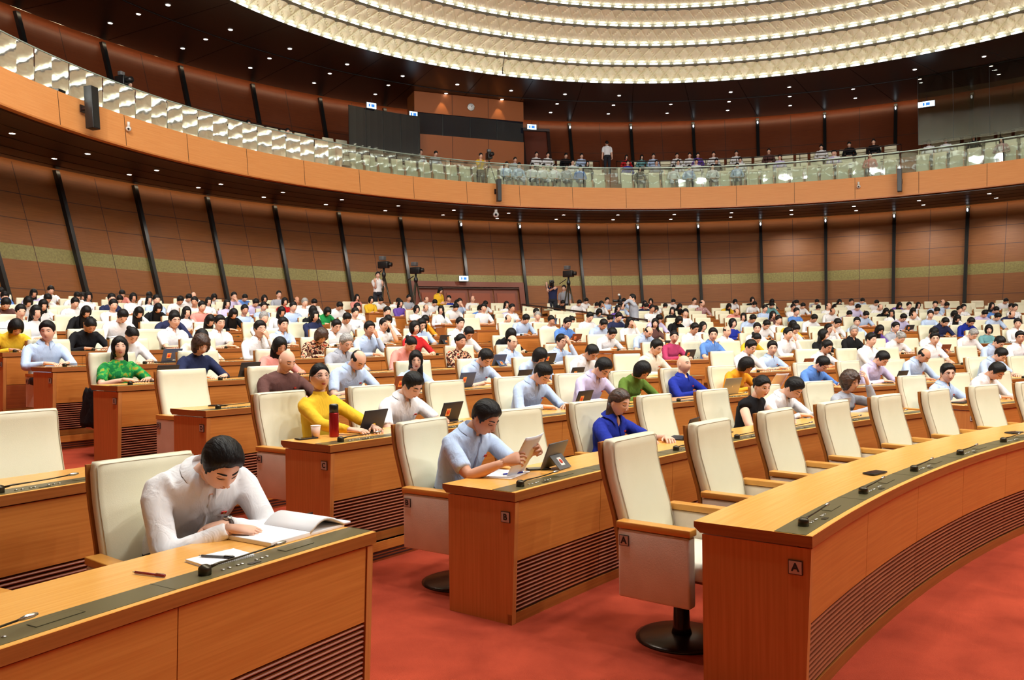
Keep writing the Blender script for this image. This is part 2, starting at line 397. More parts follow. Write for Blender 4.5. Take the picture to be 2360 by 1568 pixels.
# the lamps of the rings
ORD = ['lowest', 'second', 'third', 'fourth', 'fifth']
lamp_me = {}
for k in range(5):
    r, z = RING[k]; root = empty('ring_light', (DX, DY, z)); tag(root, f'{ORD[k]} row of white lamps along the quilted round ceiling', 'ceiling light', 'rows of lamps on the round ceiling')
    vis = []
    for i in range(CELL):
        a = 360*i/CELL; p = FD(r-.01, a, z+.07); x, y, d = project(p)
        if d > 0 and -40 < x < 2400 and -40 < y < 1600: vis.append((d, i))
    vis.sort(); near = [i for d, i in vis[:100]]; ns = set(near); rest = MB()
    for i in range(CELL):
        a = 360*i/CELL
        m_ = MB() if i in ns else rest
        hw = 360/CELL*.33
        c0, c1 = a-hw, a+hw; rr = [(c0, .02), (a-hw*.6, .075), (a, .09), (a+hw*.6, .075), (c1, .02)]
        vs = []
        for aa, h_ in rr: vs += [FD(r+.03, aa, z+.01), FD(r-.03, aa, z+.06), FD(r+.05, aa, z+.02+h_)]
        fs = []
        for q in range(4):
            for t in range(3): t2 = (t+1) % 3; fs.append((q*3+t, q*3+t2, q*3+3+t2, q*3+3+t))
        fs += [(0, 2, 1), (12, 13, 14)]
        m_.add(vs, fs, 'ring_glow', True)
        if i in ns: m_.build('lamp', root, (DX, DY, z))
    o = rest.build('lamp_row', root, (DX, DY, z)); o['kind'] = 'stuff'
# ---- downlights
def downlight_proto(rad):
    root = empty('downlight', (0, 0, 0)); m1 = MB(); m1.lathe([(rad*1.25, 0), (rad*1.25, -.012), (rad, -.016), (rad, -.002)], (0, 0, 0), 'white_plastic', 14)
    m2 = MB(); m2.lathe([(rad*.98, -.004), (rad*.9, -.014), (.01, -.018)], (0, 0, 0), 'spot_glow', 14)
    KIDS[root.name] = [m1.build('trim_ring', root), m2.build('lens', root)]
    return root
SOF = [(28,307),(125,365),(202,354),(298,402),(361,392),(457,432),(509,424),(608,454),(652,443),(751,471),(788,460),(888,485),(918,474),(1021,495),(1046,484),(1146,503),(1172,491),(1282,505),(1299,495),(1413,506),(1424,495),(1546,505),(1554,494),(1684,500),(1686,490),(1824,494),(1824,484),(1973,485),(1968,475),(2128,472),(2118,462),(2296,456),(2280,446)]
UPC = [(387,11),(319,32),(254,53),(421,111),(474,90),(531,68),(577,156),(621,134),(668,112),(724,191),(760,169),(800,148),(865,217),(895,196),(928,175),(1054,194.5),(1028,215),(1178,208.6),(1157,229),(1302,217),(1284,239),(1269,259),(1427,220),(1414,242),(1402,262),(1546,240),(1537.5,260.6),(1684,212),(1680,234),(1677,254),(1819,200.5),(1820,222),(1821,243),(1966,205),(1971,226),(2108,160),(2120,182),(2268,130),(2284,152),(2302,171)]
dp = downlight_proto(.075); first = True
NTH = ['first', 'second', 'third', 'fourth', 'fifth', 'sixth', 'seventh', 'eighth', 'ninth', 'tenth'] + [f'{q}th' for q in range(11, 60)]
for lst, z, where_ in ((SOF, 7.148, 'underside of the balcony'), (UPC, 12.518, 'dark outer ceiling')):
    for i, (x, y) in enumerate(sorted(lst)):
        p = on_plane(x, y, z)
        if z < 8:
            q = Vector((p.x-HX, p.y-HY)); 
            if q.length > 22.4: p = Vector((HX+q.x/q.length*22.3, HY+q.y/q.length*22.3, z))
        if first: o = dp; o.location = p; first = False
        else: o = copy_tree(dp, p, 0)
        tag(o, f'small round white downlight in the {where_}, {NTH[i]} from the left', 'downlight', f'downlights in the {where_}')
        if z < 8 and i % 2 == 0:
            area_lamp('downlight_beam', p-Vector((0, 0, .03)), 70, .14, (1, .9, .76), parent=None, spread=radians(130))
# ------------------------------------------------------------------ desks
GLY = {}
def letter_mesh(ch, size):
    if ch in GLY: return GLY[ch]
    cu = bpy.data.curves.new('letter', 'FONT'); cu.body = ch; cu.size = size; cu.extrude = .0008; cu.align_x = 'CENTER'; cu.align_y = 'CENTER'; cu.offset = .0015
    cu.materials.append(MAT['ink'])
    o = bpy.data.objects.new('letter', cu); COL.objects.link(o); dg = bpy.context.evaluated_depsgraph_get()
    me = bpy.data.meshes.new_from_object(o.evaluated_get(dg)); bpy.data.objects.remove(o); GLY[ch] = me; return me
LET = 'ABCDEFGHIJKLMN'
def plaque(parent, ch, M, size=.062):
    # M: 4x4 in the parent's frame, +Z of M is the facing direction
    mb = MB(); mb.box((0, 0, .003), (size, size, .006), 'plaque_frame'); mb.box((0, 0, .0055), (size*.88, size*.88, .004), 'plaque')
    o = mb.build('row_plaque', parent); o.matrix_local = M; o['label'] = f'small square plaque with the letter {ch}'
    if ch in LET[:8]:
        l = bpy.data.objects.new('letter', letter_mesh(ch, size*.78)); COL.objects.link(l); l.parent = o; l.location = (0, 0, .0085)
    return o
DTOP, DD = .75, .54
SLAT = []
zt, zb = .345, .062
ns = 12
for i in range(ns):
    z1 = zt-(zt-zb)*i/ns; h = (zt-zb)/ns
    SLAT.append((z1, h))
def front_r(z): return .012 + .035*(DTOP-z)/DTOP
def desk(n, a_hi, a_lo, nm, pitch, label, cat='desk', detail=2, letter=None, anchor='hi', group='curved wooden desks of the seat rows'):
    # a_hi: angle of the left end seen from the podium side of the photo, a_lo: right end
    R = rowR(n); z = tier(n); am = (a_hi+a_lo)/2; org = P(R+.27, am, z)
    root = empty('curved_desk', org); tag(root, label, cat, group)
    seg = lambda a, b: max(1, int(abs(a-b)*R/57.3/.3))
    mb = MB()
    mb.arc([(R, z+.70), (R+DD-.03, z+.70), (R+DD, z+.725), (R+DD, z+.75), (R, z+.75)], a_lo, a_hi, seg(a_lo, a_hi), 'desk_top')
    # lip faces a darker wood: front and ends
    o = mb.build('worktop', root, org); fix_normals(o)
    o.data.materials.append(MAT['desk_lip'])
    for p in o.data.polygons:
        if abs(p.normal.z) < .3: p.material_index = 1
    mods = []; st = pitch
    for i in range(nm):
        if anchor == 'hi': x1 = a_hi - i*st; x0 = a_lo if i == nm-1 else a_hi-(i+1)*st
        else: x0 = a_lo + i*st; x1 = a_hi if i == nm-1 else a_lo+(i+1)*st
        mods.append((x0, x1))
    dA = lambda m_: degrees_(m_/R)
    if detail >= 1:
        mb = MB(); e = dA(.004)
        mb.arc([(R+.028, z+.7495), (R+.165, z+.7495), (R+.165, z+.7525), (R+.028, z+.7525)], a_lo+dA(.004), a_hi-dA(.004), seg(a_lo, a_hi), 'console')
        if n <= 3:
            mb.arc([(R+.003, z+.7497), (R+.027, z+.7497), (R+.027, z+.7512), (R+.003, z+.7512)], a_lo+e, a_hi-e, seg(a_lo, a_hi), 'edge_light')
        if detail >= 2:
            for x0, x1 in mods:
                mb.arc([(R+.028, z+.752), (R+.165, z+.752), (R+.165, z+.7532), (R+.028, z+.7532)], x0-dA(.0015), x0+dA(.0015), 1, 'console_seam')
        mb.build('console_strip', root, org)
    # fronts
    for qi, (x0, x1) in enumerate(mods):
        if abs(x1-a_hi) < 1e-6: x1 -= dA(.049)
        if abs(x0-a_lo) < 1e-6: x0 += dA(.049)
        g = dA(.002); fs = 3 if detail >= 2 else 2
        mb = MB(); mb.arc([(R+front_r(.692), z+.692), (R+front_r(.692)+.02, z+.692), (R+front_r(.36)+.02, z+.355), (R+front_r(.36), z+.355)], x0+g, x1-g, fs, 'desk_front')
        fix_normals(mb.build('front_panel', root, org))
        mb = MB()
        if detail >= 2:
            prof = [(R+front_r(zt)+.03, z+zt)]
            for z1, h in SLAT:
                rr = front_r(z1)
                prof += [(R+rr+.016, z+z1), (R+rr+.004, z+z1-h*.12), (R+rr+.0, z+z1-h*.35), (R+rr+.004, z+z1-h*.60), (R+rr+.018, z+z1-h*.70), (R+rr+.018, z+z1-h*.98)]
            prof.append((R+front_r(zb)+.03, z+zb))
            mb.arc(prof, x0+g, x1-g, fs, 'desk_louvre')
            # dark gaps
            k_ = len(prof)
            gi = mb.mi('louvre_gap')
            for q in range(len(mb.f)-2):
                j = q % k_
                if j >= 1 and (j-1) % 6 in (4, 5): mb.m[q] = gi
        else:
            mb.arc([(R+front_r(.35), z+.35), (R+front_r(.35)+.02, z+.35), (R+front_r(.06)+.02, z+.06), (R+front_r(.06), z+.06)], x0+g, x1-g, fs, 'desk_louvre')
        fix_normals(mb.build('louvre_panel', root, org))
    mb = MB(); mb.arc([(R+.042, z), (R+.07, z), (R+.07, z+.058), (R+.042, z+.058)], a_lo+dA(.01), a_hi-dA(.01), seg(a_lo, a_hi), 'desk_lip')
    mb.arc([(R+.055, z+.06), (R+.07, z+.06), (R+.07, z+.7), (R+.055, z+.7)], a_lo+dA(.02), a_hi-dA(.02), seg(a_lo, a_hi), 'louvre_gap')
    mb.build('plinth', root, org)
    for e, (aa, sgn) in enumerate(((a_hi, -1), (a_lo, 1))):
        mb = MB(); t = dA(.035)
        pr = [(R+.008, z+.692), (R+DD-.035, z+.692), (R+DD-.035, z), (R+.042, z)]
        a1_ = aa + sgn*dA(.012); a2_ = a1_ + sgn*t
        mb.arc(pr, min(a1_, a2_), max(a1_, a2_), 1, 'desk_end'); o = mb.build('end_panel', root, org); fix_normals(o)
        if letter and e == 0:
            # plaque on the end face of the left end
            c = P(R+.075, a1_+sgn*-dA(.001), z+.605) ; 
            X = (P(R, a1_)-P(R+1, a1_)).normalized(); Z = Vector((-sin(radians(a1_)), cos(radians(a1_)), 0)); Y = Vector((0, 0, 1))
            M = Matrix(((X.x, Y.x, Z.x, c.x-org.x), (X.y, Y.y, Z.y, c.y-org.y), (X.z, Y.z, Z.z, c.z-org.z), (0, 0, 0, 1)))
            plaque(root, letter, M)
    if n >= 1:      # facing of the step under the desk
        zr = tier(n-1); dz = z-zr
        mb = MB(); mb.arc([(R-.012, zr+dz*.55), (R+.04, zr+dz*.55), (R+.04, z), (R-.012, z)], a_lo, a_hi, seg(a_lo, a_hi), 'desk_front')
        mb.arc([(R-.004, zr), (R+.04, zr), (R+.04, zr+dz*.55), (R-.004, zr+dz*.55)], a_lo, a_hi, seg(a_lo, a_hi), 'desk_louvre')
        if detail >= 2:
            for q in range(3): zz = zr+dz*(.12+.15*q); mb.arc([(R-.006, zz), (R, zz), (R, zz+.01), (R-.006, zz+.01)], a_lo, a_hi, seg(a_lo, a_hi), 'louvre_gap')
        mb.build('step_facing', root, org)
    if detail >= 1:
        for i, (x0, x1) in enumerate(mods):
            make_mic(root, org, R, z, x1, dA, detail)
            if detail >= 1: make_buttons(root, org, R, z, x1, dA, detail)
    return root
def degrees_(r): return r*180/pi
MICME = {}
def make_mic(root, org, R, z, x1, dA, detail):
    # base at the left of the module, gooseneck laid to the right (towards lower angle)
    a = x1 - dA(.17); p = P(R+.09, a, z+.7525); t = Vector((sin(radians(a)), -cos(radians(a)), 0))   # towards the module
    key = detail
    if key not in MICME:
        b = MB(); b.lathe([(.024, 0), (.024, .024), (.021, .031), (.012, .037), (.002, .039)], (0, 0, 0), 'dark_metal', 16 if detail > 1 else 8)
        s = MB(); L = .40
        s.tube([(.02, 0, .022), (.06, 0, .028), (.15, 0, .028), (.26, 0, .03), (.34, 0, .034)], [.006, .005, .0035, .0035, .0035], 'dark_metal', 6)
        s.tube([(.335, 0, .034), (.36, 0, .036), (.38, 0, .036), (.395, 0, .036)], [.004, .008, .008, .004], 'steel' if detail > 1 else 'dark_metal', 8)
        MICME[key] = (b.mesh('microphone'), s.mesh('gooseneck'))
    o = bpy.data.objects.new('microphone', MICME[key][0]); COL.objects.link(o); o.parent = root; o.location = p-org; o.rotation_euler = (0, 0, atan2(t.y, t.x))
    g = bpy.data.objects.new('gooseneck', MICME[key][1]); COL.objects.link(g); g.parent = o
BTN = {}
def make_buttons(root, org, R, z, x1, dA, detail):
    a = x1 - dA(.17); t = Vector((sin(radians(a)), -cos(radians(a)), 0))
    if detail not in BTN:
        b = MB()
        for x_ in ((.075, -.03), (.105, -.03), (.145, -.03), (.165, -.03), (.235, -.03), (.262, -.03), (.289, -.03)):
            b.lathe([(.0085, 0), (.0085, .003), (.004, .0045)], (x_[0], x_[1]+.012, 0), 'steel', 8)
        if detail > 1:
            b.box((.20, -.046, .001), (.05, .022, .002), 'dark_metal'); b.box((.46, .0, .0008), (.16, .05, .0012), 'console_seam'); b.box((.46, .0, .0012), (.154, .045, .0012), 'console')
        BTN[detail] = b.mesh('button_row')
    o = bpy.data.objects.new('button_row', BTN[detail]); COL.objects.link(o); o.parent = root; o.location = P(R+.10, a, z+.7527)-org; o.rotation_euler = (0, 0, atan2(t.y, t.x))

# ------------------------------------------------------------------ chairs (local: seat centre at the origin, facing +Y)
def chair_parts(lod=0):
    parts = []
    def back_ring(y, z, wy, wx, n=14):
        r = []
        for j in range(n):
            t = 2*pi*j/n; c_, s_ = cos(t), sin(t); e = .35
            r.append(Vector((wx*math.copysign(abs(c_)**e, c_), y + wy*math.copysign(abs(s_)**e, s_), z)))
        return r
    prof = [(.44, -.185), (.55, -.195), (.66, -.215), (.76, -.245), (.86, -.275), (.94, -.292), (1.01, -.298), (1.048, -.30), (1.062, -.30)]
    b = MB()
    rings = []
    for i, (z_, y_) in enumerate(prof):
        k = 1 if i < len(prof)-2 else (.97 if i == len(prof)-2 else .90)
        rings.append(back_ring(y_, z_, .040*(1 if i < len(prof)-1 else .7), .25*k if i < len(prof)-1 else .243, 14))
    b.loft(rings, 'cream_leather', True); parts.append(('backrest', b))
    sh = MB(); vs = []; fs = []
    for z_, y_ in prof[:-1]:
        for sx in (-.252, .252): vs += [(sx, y_-.038, z_), (sx, y_-.056, z_)]
    for i in range(len(prof)-2):
        a_ = i*4
        fs += [(a_, a_+2, a_+6, a_+4), (a_+1, a_+5, a_+7, a_+3), (a_, a_+4, a_+5, a_+1), (a_+2, a_+3, a_+7, a_+6)]
    e_ = (len(prof)-2)*4; fs += [(0, 1, 3, 2), (e_, e_+2, e_+3, e_+1)]
    sh.add(vs, fs, 'shell_wood'); parts.append(('back_shell', sh))
    if lod == 0:
        st = MB()
        st.tube([(-.235, y_+.036, z_) for z_, y_ in prof[:-1]] + [(-.230, -.264, 1.047), (-.220, -.263, 1.052), (0, -.262, 1.053), (.220, -.263, 1.052), (.230, -.264, 1.047)] + [(.235, y_+.036, z_) for z_, y_ in prof[-2::-1]], .0022, 'stitch', 4)
        parts.append(('piping', st))
    s = MB(); s.box((0, .02, .435), (.485, .46, .10), 'seat_leather', bev=.03); s.box((0, .02, .378), (.40, .40, .018), 'shell_wood'); parts.append(('seat', s))
    for sx in (-1, 1):
        a = MB(); a.box((sx*.287, .005, .445), (.07, .40, .35), 'side_leather', bev=.012 if lod == 0 else 0); parts.append(('side_panel', a))
        c = MB(); c.box((sx*.287, .005, .642), (.075, .415, .036), 'chair_wood', bev=.005 if lod == 0 else 0); parts.append(('armrest', c))
    p = MB(); p.lathe([(.055, .028), (.046, .06), (.034, .37)], (0, 0, 0), 'base_metal', 14); parts.append(('column', p))
    q = MB(); q.lathe([(.245, 0), (.245, .008), (.22, .018), (.07, .028), (.02, .03)], (0, 0, 0), 'base_metal', 28 if lod == 0 else 12); parts.append(('base_disc', q))
    return parts
def chair_proto(lod, name='conference_chair'):
    if lod < 2:
        root = empty(name, (0, 0, 0)); ch = []
        for nm, mb in chair_parts(lod):
            o = mb.build(nm, root); fix_normals(o); ch.append(o)
        KIDS[root.name] = ch; return root
    m = MB()
    for nm, mb in chair_parts(1):
        if nm in ('base_disc',): continue
        idx = len(m.v); m.v += mb.v; off = idx
        for i, f in enumerate(mb.f): m.f.append(tuple(j+off for j in f)); m.m.append(m.mi(mb.mats[mb.m[i]])); m.s.append(mb.s[i])
    o = m.build(name); fix_normals(o); KIDS[o.name] = []; return o
PROTO = [chair_proto(0), chair_proto(1), chair_proto(2)]
USED = [False, False, False]
CHAIRS = []
def slot(n, a):       # seat centre position and the rotation facing the podium
    p = P(rowR(n)+DD+.30, a, tier(n)); rz = radians(a)+pi/2   # local +Y towards the centre
    return p, rz
def place_chair(n, a, lod, label=None, group=None, turn=0.):
    p, rz = slot(n, a)
    if not USED[lod]: o = PROTO[lod]; o.location = p; o.rotation_euler = (0, 0, rz+turn); USED[lod] = True
    else: o = copy_tree(PROTO[lod], p, rz+turn)
    tag(o, label, 'chair', group); return o
# sections: each row of each section
ROWN = ['first', 'second', 'third', 'fourth', 'fifth', 'sixth', 'seventh', 'eighth', 'ninth', 'tenth', 'eleventh', 'twelfth', 'thirteenth', 'fourteenth']
SLOTS = []
def seat_row(n, a_hi, a_lo, sec, anchor='hi', secname=''):
    R = rowR(n); arc_ = radians(a_hi-a_lo)*R; nm = max(2, int(round(arc_/.925+(.1 if n in (1,) else 0)))); pitch = degrees_(.925/R)
    if anchor == 'lo' or anchor == 'hi': pass
    if sec == 0: nm = max(2, int(arc_/1.0)); pitch = degrees_(1.0/R)
    if n == 1 and sec == 1: pitch = degrees_(.885/R)
    if abs(arc_/nm-.925) < .04: pitch = (a_hi-a_lo)/nm
    mods = []
    for i in range(nm):
        if anchor == 'hi': c = a_hi-(i+.5)*pitch
        else: c = a_lo+(i+(.42 if n < 1 else .27))*pitch
        mods.append(c)
    # keep the modules that the camera can see
    def seen(a):
        x, y, d = project(P(R+.6, a, tier(n)+.9)); return d > .5 and -160 < x < 2520
    vis = [i for i, c in enumerate(mods) if seen(c)]
    if not vis: return
    lo_i, hi_i = vis[0], vis[-1]
    if anchor == 'hi': hi2 = a_hi if lo_i == 0 else a_hi-lo_i*pitch; lo2 = a_lo if hi_i == nm-1 else a_hi-(hi_i+1)*pitch
    else: lo2 = a_lo if lo_i == 0 else a_lo+lo_i*pitch; hi2 = a_hi if hi_i == nm-1 else a_lo+(hi_i+1)*pitch
    det = 2 if n <= 4 else (1 if n <= 6 else 0)
    let = LET[n+1]
    desk(n, hi2, lo2, len(vis), pitch, f'long curved wooden desk of row {let} in the {secname}', detail=det, letter=let if (lo_i == 0 and anchor == 'hi' and n <= 6) else None, anchor=anchor)
    for i in vis:
        SLOTS.append(dict(n=n, a=mods[i], sec=sec, secname=secname, i=i, end=(i == 0 and anchor == 'hi'), person=None, let=let))
seat_row(-1, 143.4, 119.0, 1, secname='front block')
for n in range(0, 13):
    if n <= 3: seat_row(n, 146.2+18.0, 146.2-.1*n, 0, 'lo', 'left block')
    seat_row(n, 143.1-.25*n, 124.7-.02*n, 1, 'hi', 'left-middle block')
    if n < 7: seat_row(n, 122.0+.02*n, 103.6, 2, 'hi', 'centre block')
    else:
        seat_row(n, 122.2, 113.2, 2, 'hi', 'centre-left block'); seat_row(n, 111.3, 103.3, 3, 'hi', 'centre-right block')
    if n >= 2: seat_row(n, 100.9+.02*n, 82.5, 4, 'hi', 'right-middle block')
    if n >= 9: seat_row(n, 79.8, 60, 5, 'hi', 'far-right block')
# ------------------------------------------------------------------ people
def cloth(name, c, rough=.85, bump=.35):
    m = mat(name, c, rough, spec=.2)
    N, L, b = nodes(m)
    tc = N.new('ShaderNodeTexCoord'); mp = N.new('ShaderNodeMapping'); mp.inputs['Scale'].default_value = (1, 1, .6); L.new(tc.outputs['Object'], mp.inputs[0])
    nz = N.new('ShaderNodeTexNoise'); nz.inputs['Scale'].default_value = 11; nz.inputs['Detail'].default_value = 3; nz.inputs['Distortion'].default_value = 1.3; L.new(mp.outputs[0], nz.inputs['Vector'])
    bp = N.new('ShaderNodeBump'); bp.inputs['Strength'].default_value = bump; bp.inputs['Distance'].default_value = .03; L.new(nz.outputs[0], bp.inputs['Height']); L.new(bp.outputs[0], b.inputs['Normal'])
    return m
def pattern(name, c1, c2, c3, scale):
    m = cloth(name, c1); N, L, b = nodes(m)
    tc = N.new('ShaderNodeTexCoord'); nz = N.new('ShaderNodeTexNoise'); nz.inputs['Scale'].default_value = scale; nz.inputs['Detail'].default_value = 2; L.new(tc.outputs['Object'], nz.inputs['Vector'])
    cr = N.new('ShaderNodeValToRGB'); cr.color_ramp.interpolation = 'CONSTANT'; e = cr.color_ramp.elements
    e[0].color = (*c1, 1); e[1].color = (*c2, 1); e[1].position = .50; e.new(.60).color = (*c3, 1)
    L.new(nz.outputs[0], cr.inputs[0]); L.new(cr.outputs[0], b.inputs['Base Color'])
CLO = dict(w=(240,240,243), lb=(188,208,240), b=(96,140,214), n=(40,46,80), k=(24,24,28), y=(232,186,50), o=(240,160,40), r=(196,40,44), pk=(226,150,140), mg=(176,60,100), pu=(110,80,170), lav=(208,200,236), gr=(96,124,50), em=(40,150,80), gy=(170,174,186), cr=(236,228,208), br=(98,66,62), te=(110,160,165), rb=(32,48,150))
CNAME = dict(w='white', lb='pale blue', b='blue', n='navy', k='black', y='yellow', o='orange', r='red', pk='salmon pink', mg='magenta pink', pu='purple', lav='lavender', gr='olive green', em='green', gy='grey', cr='cream', br='dark brown', te='teal', rb='royal blue', pt='floral patterned', pg='green patterned', ck='red checked')
for k_, v_ in CLO.items(): cloth('cloth_'+k_, srgb(*v_))
pattern('cloth_pt', srgb(70, 30, 26), srgb(226, 196, 160), srgb(190, 70, 50), 26)
pattern('cloth_pg', srgb(22, 120, 60), srgb(60, 160, 70), srgb(150, 150, 50), 22)
pattern('cloth_ck', srgb(180, 150, 150), srgb(150, 60, 60), srgb(220, 210, 210), 40)
m = mat('skin', srgb(232, 184, 160), .5, spec=.3)
m = mat('skin_dark', srgb(208, 154, 126), .5, spec=.3)
mat('lip', srgb(182, 84, 82), .45); mat('lip_pale', srgb(198, 136, 118), .5); mat('eye_white', srgb(225, 220, 215), .3); mat('iris', srgb(30, 20, 16), .2)
m = mat('hair_black', srgb(18, 16, 17), .5, spec=.25); noise_col(m, srgb(9, 8, 9), srgb(26, 23, 24), (40, 4, 14), 3, 3, 'Object', bump=.5)
m = mat('hair_grey', srgb(150, 148, 146), .5); noise_col(m, srgb(100, 98, 98), srgb(186, 184, 182), (40, 8, 20), 3, 3, 'Object', bump=.5)
m = mat('hair_brown', srgb(62, 42, 34), .42); noise_col(m, srgb(36, 24, 20), srgb(84, 58, 46), (40, 4, 14), 3, 3, 'Object', bump=.5)
mat('trousers', srgb(30, 32, 42), .85); mat('shoe', srgb(20, 18, 18), .4); mat('glasses_frame', srgb(60, 50, 46), .3, .5)
m = mat('paper', srgb(244, 244, 248), .8); mat('paper_edge', srgb(206, 206, 214), .8); mat('red_badge', srgb(214, 40, 36), .5); mat('gold', srgb(222, 180, 80), .3, .7)
mat('sticker', srgb(236, 164, 92), .6); mat('sticker_w', srgb(236, 232, 226), .6); mat('emblem', srgb(214, 70, 36), .6)
mat('screen', srgb(18, 20, 28), .12); mat('tablet_cover', srgb(34, 36, 46), .55); mat('tablet_cover_b', srgb(62, 78, 112), .6); mat('tablet_cover_br', srgb(120, 58, 34), .55); mat('laptop_grey', srgb(176, 168, 146), .35, .6); mat('laptop_pale', srgb(188, 190, 200), .35, .4)

HA, HB, HC_ = .0745, .094, .114
def g(x, s): return math.exp(-(x/s)**2)
def face_dy(x, z):
    d = 0.
    d += .003*g(abs(x)-.045, .02)*g(z+.07, .03)
    if -.045 < z < .035: d += .024*g(x, .0125)*max(0, min(1, (.03-z)/.055))*(1 if z > -.030 else max(0, 1-(-.030-z)/.012))
    ax = abs(x)
    d -= .010*g(ax-.030, .016)*g(z-.012, .013)
    d += .004*g(ax-.028, .02)*g(z-.034, .008) + .004*g(ax-.042, .018)*g(z+.022, .02)
    d += .006*g(x, .024)*g(z+.057, .009) - .004*g(x, .03)*g(z+.076, .008) + .006*g(x, .022)*g(z+.095, .014)
    return d
def head_pt(dx, dy, dz, off=0.):
    x, y, z = (HA+off)*dx, (HB+off)*dy, (HC_+off)*dz
    f = min(1, max(0, -z/HC_)); x *= 1-.21*f**1.8
    y *= (1-.42*f) if y < 0 else (1-.10*f*f)
    if y > 0 and off < .004: y += face_dy(x, z)*min(1, dy*2.2)
    if y < 0: y *= 1.06
    return Vector((x, y, z))
def fy(x, z):
    f = min(1, max(0, -z/HC_)); xb = x/(1-.21*f**1.8); q = 1-(xb/HA)**2-(z/HC_)**2
    return HB*sqrt(max(0, q))*(1-.10*f*f) + face_dy(x, z)
HRES = {0: (44, 40), 1: (26, 22), 2: (14, 11)}
def head_grid(lod, fn):
    nu, nv = HRES[lod]; rings = []
    for i in range(nv+1):
        ph = -pi/2 + pi*i/nv; ph = max(-pi/2+.03, min(pi/2-.03, ph)); c_ = cos(ph)
        rings.append([fn(c_*sin(2*pi*j/nu), c_*cos(2*pi*j/nu), sin(ph)) for j in range(nu)])
    return rings
def hair_line(style, th):
    # th: 0 front .. 180 back, returns the lowest z of the hair
    if style in ('m', 'g', 'k'): pts = [(0, .072), (26, .072), (44, .058), (56, .036), (67, .004), (75, -.020), (83, .006), (98, .018), (116, -.032), (180, -.060)]
    elif style == 'b': pts = [(0, .2), (52, .2), (62, .045), (74, -.005), (84, .012), (100, .015), (118, -.035), (180, -.055)]
    elif style == 'w': pts = [(0, .058), (25, .052), (42, .02), (55, -.05), (80, -.085), (120, -.10), (180, -.105)]
    elif style == 'l': pts = [(0, .066), (22, .060), (42, .03), (55, -.05), (80, -.10), (120, -.11), (180, -.115)]
    elif style == 'c': pts = [(0, .056), (25, .048), (45, .02), (60, -.05), (80, -.09), (180, -.10)]
    else: pts = [(0, .070), (30, .062), (48, .040), (68, .018), (80, .015), (100, .01), (130, -.04), (180, -.06)]
    for (a, za), (b, zb) in zip(pts, pts[1:]):
        if a <= th <= b: return za+(zb-za)*(th-a)/(b-a)
    return pts[-1][1]
def add_hair(mb, M, style, lod, matname='hair_black', Mup=None):
    if style == 'n': return
    T = {'m': .018, 'g': .018, 'k': .018, 'b': .008, 'w': .020, 'l': .016, 'p': .010, 'h': .012, 'c': .030}[style]
    def fn(dx, dy, dz):
        th = math.degrees(atan2(abs(dx), dy)) if (abs(dx)+abs(dy)) > 1e-6 else 180
        z = HC_*dz; zl = hair_line(style, th); wd = .034 if (style in 'mgk' and th < 60) else .016; k = max(0, min(1, (z-zl)/wd+.5)); k = k*k*(3-2*k)
        if style == 'b' and z > .05: k = 0 if (dy > -.55 or z > .085) else k
        if dz > .96 and style != 'b': k = 1
        t = T*(1+.45*max(0, dz)) * (1 if style != 'w' else (1+.4*min(1, max(0, -dz+.3))))
        if style in 'mgb': t *= .38+.62*max(0, min(1, (z+.005)/.06))
        if lod == 0: t += .0035*noise.noise(Vector((dx*9, dy*9, dz*5)))
        if style == 'c': t += .010*noise.noise(Vector((dx*7, dy*7, dz*7)))
        o = -.007 + (t+.007)*k
        p = head_pt(dx, dy, dz, 0)
        n = Vector((dx/HA, dy/HB, dz/HC_)).normalized()
        return M @ (p + n*o)
    mb.loft(head_grid(lod, fn), matname)
    if style == 'p':
        c = M @ Vector((0, -.125, .02)); mb.ball(c, (.034, .03, .034), matname, 10 if lod < 2 else 6, lat=6)
    if style in ('l', 'h'):
        up = Vector((0, 0, 1)); c0 = M @ Vector((0, -.045, -.02)); fwd = (M.to_3x3() @ Vector((0, 1, 0))); fwd.z = 0; fwd = fwd.normalized() if fwd.length > .01 else Vector((0, 1, 0)); sx = Vector((fwd.y, -fwd.x, 0))
        rings = []; nn = 16 if lod == 0 else 8
        for i, (dz_, wx, wy, b_) in enumerate(((.02, .070, .050, 0), (-.06, .084, .058, -.005), (-.14, .088, .058, -.015), (-.22, .088, .050, -.03), (-.30, .080, .036, -.045), (-.36, .060, .022, -.05))):
            cc = c0 + up*dz_ + fwd*b_
            rings.append([cc + sx*wx*sin(2*pi*j/nn) + fwd*(wy*cos(2*pi*j/nn) - (.02 if cos(2*pi*j/nn) > 0 else 0)) for j in range(nn)])
        mb.loft(rings, matname)
